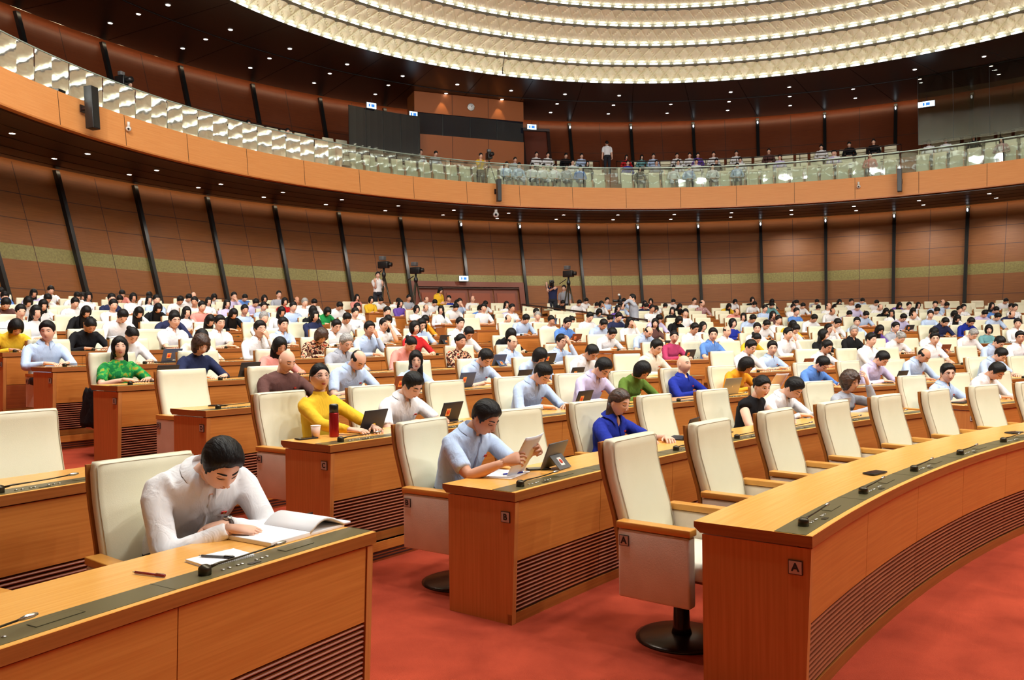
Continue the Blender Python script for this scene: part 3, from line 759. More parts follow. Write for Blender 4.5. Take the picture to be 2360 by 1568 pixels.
def add_head(mb, M, lod, eyes='down', fem=False, skin='skin', hairm='hair_black'):
    mb.loft([[M @ v for v in r] for r in head_grid(lod, lambda a, b, c: head_pt(a, b, c))], skin)
    R = M.to_3x3()
    for s in (-1, 1):
        mb.ball(M @ Vector((s*.072, -.006, -.004)), (.011, .018, .030), skin, 8 if lod < 2 else 5, rot=R @ Matrix.Rotation(s*-.25, 3, 'Z'), lat=6 if lod < 2 else 3)
    if lod == 2:
        for s in (-1, 1): mb.box(M @ Vector((s*.030, fy(.030, .013)+.001, .014)), (.026, .005, .009), hairm, R)
        mb.box(M @ Vector((0, fy(0, -.058)-.001, -.058)), (.032, .005, .008), 'lip', R); return
    sg = 6 if lod == 0 else 4
    for s in (-1, 1):
        pts = [(.013, .032), (.024, .0375), (.036, .0375), (.047, .031)] if fem else [(.012, .0335), (.024, .0355), (.036, .0355), (.048, .031)]
        mb.tube([M @ Vector((s*x, fy(x, z)+.0005, z)) for x, z in pts], [.0016, .0026, .0024, .001] if fem else [.0032, .0042, .0038, .0018], hairm, sg)
        if eyes == 'open':
            mb.ball(M @ Vector((s*.030, fy(.030, .010)-.0035, .011)), (.0135, .009, .0065), 'eye_white', 10, rot=R, lat=6)
            mb.ball(M @ Vector((s*.030, fy(.030, .010)+.003, .0105)), (.0055, .003, .0055), 'iris', 8, rot=R, lat=6)
            mb.tube([M @ Vector((s*x, fy(x, z)+.002, z)) for x, z in ((.016, .010), (.023, .0165), (.031, .018), (.039, .016), (.045, .010))], [.001, .0018, .002, .0018, .001], 'iris', sg)
        else:
            mb.ball(M @ Vector((s*.030, fy(.030, .010)-.0045, .012)), (.0145, .010, .0085), skin, 10, rot=R, lat=6)
            mb.tube([M @ Vector((s*x, fy(x, z)+.0025, z)) for x, z in ((.016, .009), (.023, .0045), (.031, .0030), (.039, .0045), (.046, .009))], [.0008, .0015, .0017, .0015, .0008], 'iris', sg)
    for z, r_ in ((-.0535, .0034), (-.0605, .0040)) if fem else ((-.0545, .0026), (-.0600, .0030)):
        mb.tube([M @ Vector((x, fy(x, z)-.001+.0*abs(x), z+.004*abs(x)/.022)) for x in (-.022, -.011, 0, .011, .022)], [.001, r_, r_*1.1, r_, .001], 'lip' if fem else 'lip_pale', sg)
    if lod == 0:
        for s in (-1, 1): mb.ball(M @ Vector((s*.0085, fy(.0085, -.028)-.004, -.030)), (.008, .008, .006), skin, 8, rot=R, lat=5)
def add_glasses(M, lod):
    mb = MB(); sg = 4
    for s in (-1, 1):
        n = 12 if lod < 2 else 8
        pts = [M @ Vector((s*.032+.0215*cos(2*pi*k/n), fy(.03, .01)+.014, .008+.0165*sin(2*pi*k/n))) for k in range(n+1)]
        mb.tube(pts, .0014, 'glasses_frame', sg, cap=False)
        mb.tube([M @ Vector((s*.053, fy(.03, .01)+.012, .012)), M @ Vector((s*.074, .03, .012)), M @ Vector((s*.078, -.01, .008))], .0013, 'glasses_frame', sg)
    mb.tube([M @ Vector((-.011, fy(.03, .01)+.014, .011)), M @ Vector((.011, fy(.03, .01)+.014, .011))], .0014, 'glasses_frame', sg)
    return mb
def add_hand(mb, W, d, nrm, side, curl=20., lod=0, skin='skin', spread=1., thumb_in=0.):
    d = d.normalized(); q = 1.10; ac = d.cross(nrm).normalized(); nrm = ac.cross(d).normalized()
    sg = {0: 10, 1: 6, 2: 5}[lod]
    def ell(c, a, b): return [c + ac*a*cos(2*pi*j/sg*1) + nrm*b*sin(2*pi*j/sg) for j in range(sg)]
    mb.loft([ell(W-d*.02, .026, .020), ell(W+d*.01, .029, .020), ell(W+d*.04*q, .037*q, .017*q), ell(W+d*.072*q, .041*q, .014*q), ell(W+d*.094*q, .036*q, .009*q)], skin)
    ln = [.066*q, .076*q, .071*q, .056*q]
    fs_ = 7 if lod == 0 else 4
    for i in range(4):
        o = (1.5-i)*.0200*q*side; b = W + d*(.082-.004*abs(i-1))*q + ac*o; dirv = (d + ac*side*(1.5-i)*.055*spread).normalized(); c_ = radians(curl*(1+.12*i)); pts = [b-dirv*.012, b]; L = ln[i]
        v = dirv; axis = ac
        for s_, k in ((.45, .7), (.30, 1.1), (.25, .8)):
            v = Matrix.Rotation(-c_*k, 3, axis) @ v; pts.append(pts[-1]+v*L*s_)
        mb.tube(pts, [.0085, .0092, .0084, .0076, .0055], skin, fs_)
    t0 = W + d*.022 + ac*side*.026 - nrm*.004; tv = (d*.75 + ac*side*(.62-thumb_in) - nrm*(.25+thumb_in)).normalized()
    tv2 = (d*1.0 + ac*side*(.15-thumb_in) - nrm*.3).normalized()
    mb.tube([t0-tv*.012, t0+tv*.018*q, t0+tv*.042*q, t0+tv*.042*q+tv2*.028*q], [.013, .0125, .0095, .0065], skin, fs_)
def ik(S, W, l1, l2, pole):
    d = W-S; L = d.length
    if L > (l1+l2)*.995: W = S+d.normalized()*(l1+l2)*.995; d = W-S; L = d.length
    a = (l1*l1-l2*l2+L*L)/(2*L); h = sqrt(max(0, l1*l1-a*a)); u = d.normalized(); p = Vector(pole); p = (p-u*p.dot(u)).normalized()
    return S+u*a+p*h, W
POSES = {
 'read': dict(lean=12, hp=26, wr=(.13, .40, .785), wl=(-.14, .42, .785)),
 'rest': dict(lean=9, hp=10, wr=(-.02, .38, .785), wl=(.06, .43, .79)),
 'up':   dict(lean=2, hp=0, wr=(.13, .36, .785), wl=(-.13, .36, .785), eyes='open'),
 'chin': dict(lean=10, hp=8, wr=(.10, .40, .785), wl=(-.035, .27, 1.06), chin=-1),
 'down': dict(lean=18, hp=44, wr=(.12, .38, .785), wl=(-.14, .44, .785)),
 'left': dict(lean=8, hp=8, hy=32, wr=(.06, .38, .785), wl=(-.16, .40, .785), eyes='open'),
 'right': dict(lean=8, hp=10, hy=-34, wr=(.14, .38, .785), wl=(-.08, .40, .785), eyes='open'),
 'back': dict(lean=-7, hp=6, wr=(.14, .30, .78), wl=(-.14, .30, .78), eyes='open'),
 'tilt': dict(lean=14, hp=20, hy=-14, hr=10, wr=(.16, .42, .785), wl=(-.05, .40, .785)),
}
def skeleton(sp):
    k = sp.get('k', 1.); fem = sp.get('fem', False); L = radians(sp.get('lean', 10)); sl = radians(sp.get('sidelean', 0))
    st_ = sp.get('stand'); hip = Vector((0, sp.get('hy0', -.07 if not st_ else 0), .575 if not st_ else .93)); ax = Vector((sin(sl), sin(L), cos(L))).normalized(); T = (.49*k if not fem else .465*k)*sp.get('tk', 1.)
    L2 = L + radians(sp.get('hunch', 8)); ax2 = Vector((sin(sl), sin(L2), cos(L2))).normalized()
    chest = hip + ax*T*.55; nb = chest + ax2*T*.45
    hp = radians(sp.get('hp', 10)); ha = min(L2+hp*.75, 1.25); hc = nb + Vector((sin(sl)*.5, sin(ha), cos(ha)*1.0)).normalized()*(.150 if not fem else .142)*k
    Rz = Matrix.Rotation(radians(sp.get('hy', 0)), 4, 'Z'); Rx = Matrix.Rotation(-hp, 4, 'X'); Ry = Matrix.Rotation(radians(sp.get('hr', 0)), 4, 'Y')
    S = 1.0 if not fem else .95
    M = Matrix.Translation(hc) @ Rz @ Rx @ Ry @ Matrix.Scale(S*k, 4)
    return dict(hip=hip, chest=chest, nb=nb, ax=ax, ax2=ax2, hc=hc, M=M, T=T)
def ell_ring(c, ax, a, b, n, e=.85, fwd=None):
    x = Vector((1, 0, 0)); x = (x-ax*x.dot(ax)).normalized(); y = ax.cross(x)
    r = []
    for j in range(n):
        t = 2*pi*j/n; ca, sa = cos(t), sin(t)
        r.append(c + x*a*math.copysign(abs(ca)**e, ca) + y*b*math.copysign(abs(sa)**e, sa))
    return r
def person_mbs(sp, lod):
    fem = sp.get('fem', False); k = sp.get('k', 1.)*sp.get('wide', 1.); sk = skeleton(sp); out = {}
    n = {0: 24, 1: 14, 2: 10}[lod]; sg = {0: 14, 1: 9, 2: 6}[lod]
    hip, chest, nb, ax, ax2 = sk['hip'], sk['chest'], sk['nb'], sk['ax'], sk['ax2']
    sh = (.190 if not fem else .162)*k
    shirt = MB(); body = MB(); tr = MB(); C_ = 'cloth_w'
    W_ = [(-.04, .150, .115), (.05, .162, .120), (.25, .155, .118), (.5, .168, .122), (.7, .188, .122), (.84, .190, .108), (.93, .160, .092), (1.0, .098, .078)] + ([(1.04, .066, .062)] if sp.get('collar', 'shirt') != 'shirt' else [])
    if fem: W_ = [(-.04, .160, .110), (.05, .165, .112), (.25, .135, .098), (.5, .148, .108), (.66, .155, .124), (.8, .154, .098), (.92, .125, .078), (1.0, .075, .060), (1.04, .056, .053)]
    rings = []
    for t, a, b in W_:
        c = hip + (chest-hip)*min(t/.55, 1) + (nb-chest)*max(0, (t-.55)/.45); A = ax if t < .5 else ax2
        rings.append(ell_ring(c, A, a*k, b*k, n))
    shirt.loft(rings, C_)
    # neck
    hc = sk['hc']; M = sk['M']; nk0 = nb - ax2*.05; nk1 = M @ Vector((0, -.022, -.055))
    body.tube([nk0, nb + (nk1-nb)*.3, nk1], [.060*k, .053*k if not fem else .045*k, .053*k if not fem else .045*k], 'skin', sg)
    add_head(body, M, lod, sp.get('eyes', 'down'), fem, hairm='hair_black')
    slv = sp.get('sleeve', 'long'); shp = nb - ax2*.078*k
    for s, key in ((1, 'wr'), (-1, 'wl')):
        x = Vector((1, 0, 0)); S = shp + x*s*sh; W = Vector(sp[key])
        up_l, fo_l = .285*k, .255*k
        pole = sp.get('pole'+key[1], (s*.9, -.35, -.75)); 
        if sp.get('chin') == s: pole = (s*.5, .1, -1)
        E, W = ik(S, W, up_l, fo_l, pole)
        fdir = (W-E).normalized()
        hd = Vector(sp['hd'+key[1]]) if ('hd'+key[1]) in sp else (Vector((fdir.x-s*.25, fdir.y, -.08)) if W.z < .9 else Vector((fdir.x, fdir.y*.4, fdir.z)))
        hn = Vector(sp['hn'+key[1]]) if ('hn'+key[1]) in sp else (Vector((s*.25, -.15, 1)) if W.z < .9 else Vector((s*.3, .9, .2)))
        sp.setdefault('_arms', {})[s] = (E, W)
        Em = E - (S-E).normalized()*-.03; 
        P0 = S + (nb-S)*.35; pe1 = E + (S-E).normalized()*.045; pe2 = E + (W-E).normalized()*.045
        em = E + ((S-E).normalized()+(W-E).normalized())*.008
        body.tube([S+(E-S)*.2, S+(E-S)*.6, pe1, em, pe2, E+(W-E)*.45, E+(W-E)*.8, W], [.046*k, .044*k, .040*k, .039*k, .040*k, .037*k, .028*k, .025*k], 'skin', sg, flat=[1, 1, 1, 1, 1, 1, .9, .78], up=hn)
        add_hand(body, W, hd, hn, -s if not sp.get('fliph') else s, sp.get('curl'+key[1], sp.get('curl', 22)), lod, thumb_in=sp.get('thumb', 0))
        if slv == 'long':
            shirt.tube([P0, S+(nb-S)*.04-ax2*.006, S+(E-S)*.10, S+(E-S)*.45, pe1, em, pe2, E+(W-E)*.5, E+(W-E)*.86, E+(W-E)*.95], [.066*k, .058*k, .058*k, .055*k, .052*k, .052*k, .051*k, .044*k, .036*k, .035*k], C_, sg)
        elif slv == 'short':
            q = S+(E-S)*.78; shirt.tube([P0, S+(nb-S)*.04-ax2*.006, S+(E-S)*.10, S+(E-S)*.4, q, q+(E-S)*.01], [.066*k, .058*k, .059*k, .059*k, .058*k, .050*k], C_, sg)
        else: shirt.tube([P0, S, S+(E-S)*.08], [.066*k, .060*k, .05*k], C_, sg)
    # throat and collar
    f = sp.get('collar', 'shirt'); fw = ax2.cross(Vector((-1, 0, 0))); fw = -fw if fw.y < 0 else fw
    if f == 'shirt' and lod < 2:
        body.ball(nb + fw*.062*k - ax2*.030, (.026*k, .024*k, .055*k), 'skin', 10, lat=6)
        col = MB(); nn = 18; base = nb - ax2*.004
        r0 = ell_ring(base + ax2*.0, ax2, .078*k, .074*k, nn, 1); r1 = ell_ring(base+ax2*.048, ax2, .064*k, .066*k, nn, 1); r2 = ell_ring(base + ax2*.006, ax2, .100*k, .098*k, nn, 1)
        # open at the front
        def fr(v, c): return (v-c).dot(fw)
        vs = []; fs = []; cnt = 0; order = sorted(range(nn), key=lambda j: 0)
        j0 = max(range(nn), key=lambda j: fr(r1[j], base))
        seq = [(j0+1+q) % nn for q in range(nn-1)]
        for q, j in enumerate(seq):
            edge = q in (0, len(seq)-1)
            vs += [r0[j], r1[j]+(fw*.006-ax2*.014 if edge else Vector((0, 0, 0))), r2[j]+(fw*.018-ax2*.052 if edge else (fw*.004-ax2*.014 if q in (1, len(seq)-2) else Vector((0, 0, 0))))]
        for q in range(len(seq)-1):
            a = q*3; fs += [(a, a+3, a+4, a+1), (a+1, a+4, a+5, a+2)]
        col.add(vs, fs, C_, True); out['collar'] = col
        if lod == 0:
            pl = MB(); pts = []
            front = lambda t: (hip + (chest-hip)*min(t/.55, 1) + (nb-chest)*max(0, (t-.55)/.45))
            for t in (.93, .8, .65, .5, .35):
                bb = [b for tt, a, b in W_ if tt >= t-.001][0]
                pts.append(front(t)+fw*(bb*k+.003))
            pl.tube(pts, [.012]*5, C_, 4, flat=[.2]*5); out['button_placket'] = pl
    elif f == 'mandarin' or f == 'round':
        col = MB(); h_ = .035 if f == 'mandarin' else .012
        col.loft([ell_ring(nb-ax2*.02, ax2, .074*k, .070*k, 14, 1), ell_ring(nb+ax2*h_*.4, ax2, .060*k, .058*k, 14, 1), ell_ring(nb+ax2*h_, ax2, .056*k, .054*k, 14, 1)], C_, False); out['collar'] = col
    # legs
    for s in (-1, 1):
        kn = Vector((s*.12, .30, .565)); an = Vector((s*.12, .34, .10))
        if sp.get('stand'):
            tr.tube([hip+Vector((s*.085, 0, -.02)), (s*.10, .01, .70), (s*.105, .02, .48), (s*.11, -.01, .28), (s*.11, -.02, .07)], [.095*k, .088*k, .064, .058, .046], 'trousers', sg); continue
        tr.tube([hip+Vector((s*.07, -.03, 0)), hip+Vector((s*.10, .12, .0)), kn-Vector((0, .05, -.0)), kn+Vector((0, .035, -.03)), kn+Vector((0, .03, -.12)), an], [.10*k, .092*k, .074, .068, .060, .048], 'trousers', sg)
    sho = MB()
    if sp.get('stand'):
        for s in (-1, 1): sho.tube([(s*.11, -.05, .04), (s*.11, .04, .045), (s*.115, .12, .034), (s*.12, .18, .026)], [.036, .042, .040, .026], 'shoe', 8, flat=[1, 1, .8, .7])
    else:
      for s in (-1, 1): sho.tube([(s*.12, .29, .045), (s*.12, .36, .05), (s*.125, .45, .038), (s*.125, .52, .03)], [.036, .042, .040, .026], 'shoe', 8, flat=[1, 1, .8, .7])
    tr.loft([ell_ring(hip+ax*t, ax, a*k, b*k, n) for t, a, b in ((-.085, .11, .08), (-.06, .160, .12), (.0, .165, .125), (.05, .160, .12))], 'trousers')
    out.update(body=body, shirt=shirt, trousers=tr)
    if lod < 2: out['shoes'] = sho
    hr = MB(); add_hair(hr, M, sp.get('hair', 'm'), lod); 
    if hr.v: out['hair'] = hr
    if sp.get('glasses'): out['glasses'] = add_glasses(M, lod)
    return out
def remesh(me, voxel, smooth=2):
    o = bpy.data.objects.new('tmp', me); COL.objects.link(o)
    r = o.modifiers.new('r', 'REMESH'); r.mode = 'VOXEL'; r.voxel_size = voxel; r.use_smooth_shade = True
    s = o.modifiers.new('s', 'SMOOTH'); s.factor = .5; s.iterations = smooth
    dg = bpy.context.evaluated_depsgraph_get(); nm = bpy.data.meshes.new_from_object(o.evaluated_get(dg)); mats_ = [x for x in me.materials]
    bpy.data.objects.remove(o)
    if not nm.materials:
        for x in mats_: nm.materials.append(x)
    return nm
def wrinkle(me, amp, sc_=14., seed=0):
    nv = len(me.vertices); co = [0.]*(3*nv); no = [0.]*(3*nv); me.vertices.foreach_get('co', co); me.vertices.foreach_get('normal', no)
    for i in range(nv):
        x, y, z = co[3*i:3*i+3]; p = Vector((x*sc_+seed*7.1, y*sc_, z*sc_*.6)); q = amp*(noise.noise(p)+.5*noise.noise(p*2.1))
        # folds gather at the elbows and the waist
        q += amp*.9*math.sin((z*60+x*40+y*30)+4*noise.noise(p*.7))*max(0, noise.noise(p*.5+Vector((5, 3, 1))))
        for c in range(3): co[3*i+c] += no[3*i+c]*q
    me.vertices.foreach_set('co', co); me.update()
def set_mats(o, mp):
    for i, sl in enumerate(o.material_slots):
        b = sl.material.name if sl.material else ''
        if b in mp: sl.link = 'OBJECT'; sl.material = MAT[mp[b]]
PCACHE = {}
def key_of(sp, lod): return (lod,)+tuple(sorted((k, v) for k, v in sp.items() if k not in ('col', 'hcol', 'skin')))
def person(sp, loc, rz, lod, label, group=None, name='person'):
    key = key_of(sp, lod); mp = {'cloth_w': 'cloth_'+sp.get('col', 'w'), 'hair_black': sp.get('hcol', 'hair_black'), 'skin': sp.get('skin', 'skin')}
    if key not in PCACHE:
        mbs = person_mbs(sp, lod)
        if lod == 2:
            m_ = MB()
            for nm in ('body', 'shirt', 'trousers', 'collar', 'hair', 'glasses'):
                if nm in mbs:
                    q = mbs[nm]; off = len(m_.v); m_.v += q.v
                    for i, f in enumerate(q.f): m_.f.append(tuple(j+off for j in f)); m_.m.append(m_.mi(q.mats[q.m[i]])); m_.s.append(q.s[i])
            PCACHE[key] = {'person': m_.mesh('person')}
        else:
            d = {}
            for nm, q in mbs.items():
                me = q.mesh(nm)
                if nm == 'shirt':
                    me = remesh(me, .009 if lod == 0 else .016, 12 if lod == 0 else 4); wrinkle(me, .0045 if lod == 0 else .003, 13, len(PCACHE))
                d[nm] = me
            PCACHE[key] = d
    d = PCACHE[key]
    if lod == 2:
        o = bpy.data.objects.new(name, d['person']); COL.objects.link(o); set_mats(o, mp); root = o
    else:
        root = empty(name, (0, 0, 0))
        for nm, me in d.items():
            c = bpy.data.objects.new(nm, me); COL.objects.link(c); c.parent = root; set_mats(c, mp)
    root.location = loc; root.rotation_euler = (0, 0, rz); tag(root, label, 'person', group); return root
# ------------------------------------------------------------------ who sits where: x, y of the head, hair, clothes, pose
TABLE = {
 (0, 640, 3.371): """260 115 l lav r;395 100 m w r;0 110 m b d;35 155 m b rT;280 175 w w d;370 165 m w dT;265 200 l w r;530 145 m br d;600 150 m w d;640 150 l w d;685 125 w w x;865 125 m w d;945 120 m pk d;865 165 m n x;930 175 m n d;1030 140 w w x;1145 175 l w x;1215 170 m lb x;1225 235 l k d;1400 140 m w d;1400 165 m w d;1520 145 b w d;1615 105 m w d;1640 150 w w d;1620 185 l w x;1515 195 m w R;1825 125 m lav c;1870 150 m b d;1710 210 l lav x;2010 135 m n d;2055 170 w k x;2165 120 m gy u;1990 195 m lav d;2020 235 m lb x;2210 190 w r x;2190 265 l w rG;620 215 m w r;675 245 l k d;950 235 m w x;1075 270 l w d;1365 235 m n d;1450 275 l w x;1570 225 m pk x;1615 225 m pk d;1810 260 l k d;1900 250 m lb x;2055 315 g w x;160 280 m w xG;250 270 l w x;410 385 m w tGT;690 340 p k d;1010 300 m w d;1420 350 m w x;1565 330 l cr d;1700 360 m w x;1865 310 m lb RG;2195 370 m lb x;2330 300 m w cG;1440 470 l cr d;1995 410 m w c;120 395 w y d;165 455 m lb R;1020 410 p w dT;935 540 l pg uT;1510 540 c n rGT;2170 540 l pk rG;2230 650 n br d""",
 (600, 640, 3.371): """345 180 g w x;415 190 m w d;405 245 w k x;285 180 b w x;270 230 m lb x;425 290 l n x;520 265 w em dT;580 140 m w c;615 215 m w d;680 175 g w d;750 145 l pk x;705 240 m w x;740 280 m w x;620 290 m w d;590 375 m w rG;860 170 w y x;930 145 m lb x;935 185 m w d;985 180 l y d;1050 175 m w d;1105 160 m w d;1070 225 w r u;1135 215 l pu x;1190 165 m gy x;1235 170 m w d;1275 165 b w d;1355 200 m w d;1445 160 m rb R;1525 195 w k d;1320 240 l w R;1215 250 w w x;950 260 m w x;960 285 w w d;990 320 l w d;1280 275 b w d;1245 310 l o d;1580 185 m lb c;1605 170 b w R;1745 210 m w d;1820 225 m w R;1680 240 w w d;1720 250 m b dT;1910 215 l w x;1960 225 m w x;1945 255 m lav dG;1515 235 m w dG;1250 370 m lb rGT;960 375 m w cG;850 410 m lb c;430 460 c pt d;625 510 g gy rG;1165 460 p pk d;1555 355 m w x;1550 420 m w d;1915 375 b w d;2040 350 g w R;2095 310 m lb d;2140 270 m lb xT;2260 340 m w t;2240 440 p pt d;1930 440 w k d;1900 510 b lb xGT;2280 500 m lb cG;1545 500 p pt xT;1205 640 l lb RGT;1525 620 m lb dT;2085 610 w lb dGT;735 650 b lb dT;480 790 p y uGT;1180 860 m w dT;2190 760 m lb dT""",
 (1100, 640, 3.631): """795 395 m b rGT;945 310 m w rG;1060 375 m lb d;1110 350 m w d;1180 320 m n rG;1125 470 m w d;1045 510 m lb d;825 600 m w d;850 215 m w d;935 200 m w d;1005 195 w gy d;970 240 m w dT;1040 225 w w c;1110 200 m lb x;1180 190 m lb d;1145 235 m b d;1155 265 l pu x;745 225 m k d;1215 240 m lb d;1365 235 m n d;1400 220 l r x;1455 200 w r R;1465 260 m w x;1540 220 w w d;1555 240 m w d;1640 205 m w d;1570 290 l k R;1405 330 l gr d;1275 355 l w c;1390 395 l br R;1585 355 m lav dG;1655 345 w k d;1730 240 l k d;1760 300 m w R;1860 195 m w x;1925 205 b ck L;1430 460 b lb dT;1815 430 m w rG;1885 420 l w xG;1735 510 p mg RGT;1520 590 m cr rG;1050 760 m lav dG;1290 770 w gr d;1725 740 n rb uT;2055 500 m b RG;2135 390 w rb u;2095 460 b w x;2250 740 w o d""",
 (1660, 640, 3.371): """100 215 l y d;120 180 w w d;250 175 w k x;265 210 m w d;375 175 w k d;355 240 m lb x;400 215 m te d;535 175 m w d;565 200 m w d;520 240 m w x;590 260 m b x;125 270 b pk d;455 345 m w x;265 340 l w R;305 320 m lb d;360 370 m w d;525 330 l br x;560 360 l y d;645 345 m w u;730 305 m w dT;285 400 m w R;320 450 p y d;580 400 m w d;595 470 m w c;745 190 m gy d;720 240 m w d;750 240 m b d;895 190 l k d;895 230 b w x;905 270 b w d;965 290 m lav dT;910 350 m w d;1060 350 m lb R;1080 175 m lb d;1055 200 m w x;1095 240 m lav d;1215 200 m w d;1245 220 b w d;1315 250 l k d;1335 280 l w R;1190 300 m lb d;1275 360 l pu d;1340 390 m gy x;840 400 m w cG;1040 420 g k R;910 480 l k L;1390 210 l pu d;1450 310 m lav dT;1500 300 b w d;1495 260 l w d;1535 215 l w x;1585 235 m w x;1675 195 m lb R;1715 205 b lb x;1760 220 m lb d;1680 255 m w d;1680 290 m lb R;1745 345 m n d;1655 390 m w RG;1725 440 m w rGT;1835 310 l w d;1860 250 m w x;1900 240 m w x;1915 290 w w d;1940 310 m rb d;2060 290 m lav d;2115 220 l k x;2170 270 m b d;2190 310 m lb d;2260 200 m w d;2255 250 m w x;2290 235 m w x;2265 290 b n d;2310 330 m w R;2325 410 m w RG;2020 440 g w dG;2090 420 w te R;2240 490 m lb dG;2170 600 m lb d;2140 740 m w d;1785 745 m lb RG;1175 460 m w x;1420 480 g w d;935 550 g lb R;825 540 m w rG;265 560 m w rG;405 545 m lb RGT;690 660 m b dG;1255 640 m lav dT;1580 590 b lb d;1020 840 c gy cG;570 870 m w dT;370 880 p k R""",
 (0, 0, 1): """503 1058 m w d;1120 968 m lb d;1428 950 h rb d""",
}
PK = dict(r='read', d='down', x='rest', u='up', c='chin', L='left', R='right', b='back', t='tilt')
PEOPLE = []
for (ox, oy, s_), txt in TABLE.items():
    for t in txt.split(';'):
        x, y, st, col, ps = t.split(); PEOPLE.append(dict(x=ox+float(x)/s_, y=oy+float(y)/s_, st=st, col=col, pose=PK[ps[0]], G='G' in ps, T='T' in ps))
def head_px(s, lat=0., fwd=.12, z=1.17):
    p, rz = slot(s['n'], s['a']); f = Vector((-sin(rz), cos(rz), 0)); r = Vector((cos(rz), sin(rz), 0))
    return project(p + f*fwd + r*lat + Vector((0, 0, z)))
FWZ = dict(read=(.17, 1.14), down=(.27, 1.08), rest=(.10, 1.17), up=(-.03, 1.21), chin=(.12, 1.15), left=(.08, 1.18), right=(.08, 1.18), back=(-.20, 1.17), tilt=(.16, 1.13))
pairs = []
for i, pe in enumerate(PEOPLE):
    fw_, z_ = FWZ[pe['pose']]
    for j, s in enumerate(SLOTS):
        if s['n'] < 0: continue
        x, y, d = head_px(s, 0, fw_, z_)
        pp = FPX*.925/d
        dx = (x-pe['x'])/pp; dy = (y-pe['y'])/(FPX*.15/d)
        c = dx*dx*1.6 + dy*dy*.35
        if s['n'] < 0 or (s['n'] == 1 and s['sec'] == 0): continue
        if c < (1.1 if s['n'] <= 2 else 2.4 if s['n'] == 3 else 7): pairs.append((c, i, j, x-pe['x']))
FORCE = {(49, 775): (4, 1, 0), (957, 830): (2, 1, 3), (1052, 824): (2, 1, 4), (1865, 836): (1, 2, 0), (1218, 821): (2, 1, 5), (1455, 852): (1, 1, 5), (1575, 844): (1, 1, 6), (1720, 844): (1, 1, 7), (1327, 805): (2, 1, 6), (1164, 791): (3, 1, 6), (503, 1058): (0, 0, 0), (1120, 968): (0, 1, 0), (1428, 950): (0, 1, 2), (1770, 901): (0, 1, 4), (1829, 898): (0, 1, 5)}
pairs.sort()
ti = set(); tj = set()
for (fx, fy_), key in FORCE.items():
    i = min(range(len(PEOPLE)), key=lambda q: hypot(PEOPLE[q]['x']-fx, PEOPLE[q]['y']-fy_)); j = [q for q, s in enumerate(SLOTS) if (s['n'], s['sec'], s['i']) == key][0]
    ti.add(i); tj.add(j); SLOTS[j]['person'] = i; PEOPLE[i]['slot'] = j
for c, i, j, dx in pairs:
    if i in ti or j in tj: continue
    ti.add(i); tj.add(j); SLOTS[j]['person'] = i; PEOPLE[i]['slot'] = j

# ------------------------------------------------------------------ seat the people and give every seat its chair
ORDN = ['', 'first', 'second', 'third', 'fourth', 'fifth', 'sixth', 'seventh', 'eighth', 'ninth', 'tenth', 'eleventh', 'twelfth', 'thirteenth', 'fourteenth', 'fifteenth', 'sixteenth', 'seventeenth', 'eighteenth', 'nineteenth', 'twentieth'] + [f'{q}th' for q in range(21, 120)]
HNAME = dict(m='short black hair', g='grey hair', b='receding hair', n='shaved head', w='short bobbed hair', l='long black hair', p='tied back hair', c='curly hair', k='thick black hair', h='brown ponytail')
for q, s in enumerate(SLOTS):
    s['num'] = s['i']+1 if s['sec'] != 0 else s['i']+1
def where(s): 
    if s['sec'] == 0: return f"{ORDN[s['n']+2]} row, {ORDN[s['num']]} seat of the far-left block"
    return f"{ORDN[s['n']+2]} row, {ORDN[s['num']]} seat of the {s['secname']}"
TILT = {(0, 0, 0): -.12, (-1, 1, 0): .0, (0, 1, 1): -.12, (0, 1, 3): .0}
HERO = {
 (0, 0, 0): dict(st='m', lean=25, hp=42, hunch=16, wr=(.02, .47, .795), wl=(.0, .385, .80), wide=1.10, k=1.02, dx=0, dy=0, face=-10, hy=-4, hdr=(-.75, .65, -.12), hnr=(.1, .1, 1), hdl=(.85, .30, -.12), hnl=(-.1, .3, .95), curl=26, polel=(-1, -.1, -.5)),
 (0, 1, 0): dict(st='m', lean=14, hp=33, hunch=14, wr=(.12, .46, .85), wl=(-.16, .46, .88), sleeve='short', k=.97, poler=(.5, -.5, -.75), polel=(-.5, -.5, -.75), hdr=(-.35, .85, .3), hnr=(.7, .3, .5), hdl=(.3, .8, .35), hnl=(-.8, .3, .3), curl=38, thumb=.25),
 (0, 1, 2): dict(st='p', lean=6, hp=20, hunch=10, sleeve='short', collar='shirt'),
 (0, 1, 4): dict(st='p', lean=14, hp=18, hy=-22, sleeve='none', collar='round'),
 (1, 1, 0): dict(st='p', skin='skin', lean=2, hp=-4, hy=-16, collar='mandarin', hunch=2, wr=(.10, .44, .79), wl=(-.12, .46, .79)),
 (1, 1, 1): dict(sleeve='short', lean=16, hp=34),
 (2, 1, 1): dict(collar='round', lean=8, hp=24, wide=1.12),
 (3, 1, 0): dict(sleeve='short', collar='round', lean=3, hp=-2, hy=-20),
}
random.seed(5)
PERS = []
vis_chairs = []
for j, s in enumerate(SLOTS):
    x, y, d = project(P(rowR(s['n'])+1., s['a'], tier(s['n'])+.8)); vis_chairs.append((d, j))
vis_chairs.sort(); big = set(j for d, j in vis_chairs[:300])
rest = MB()
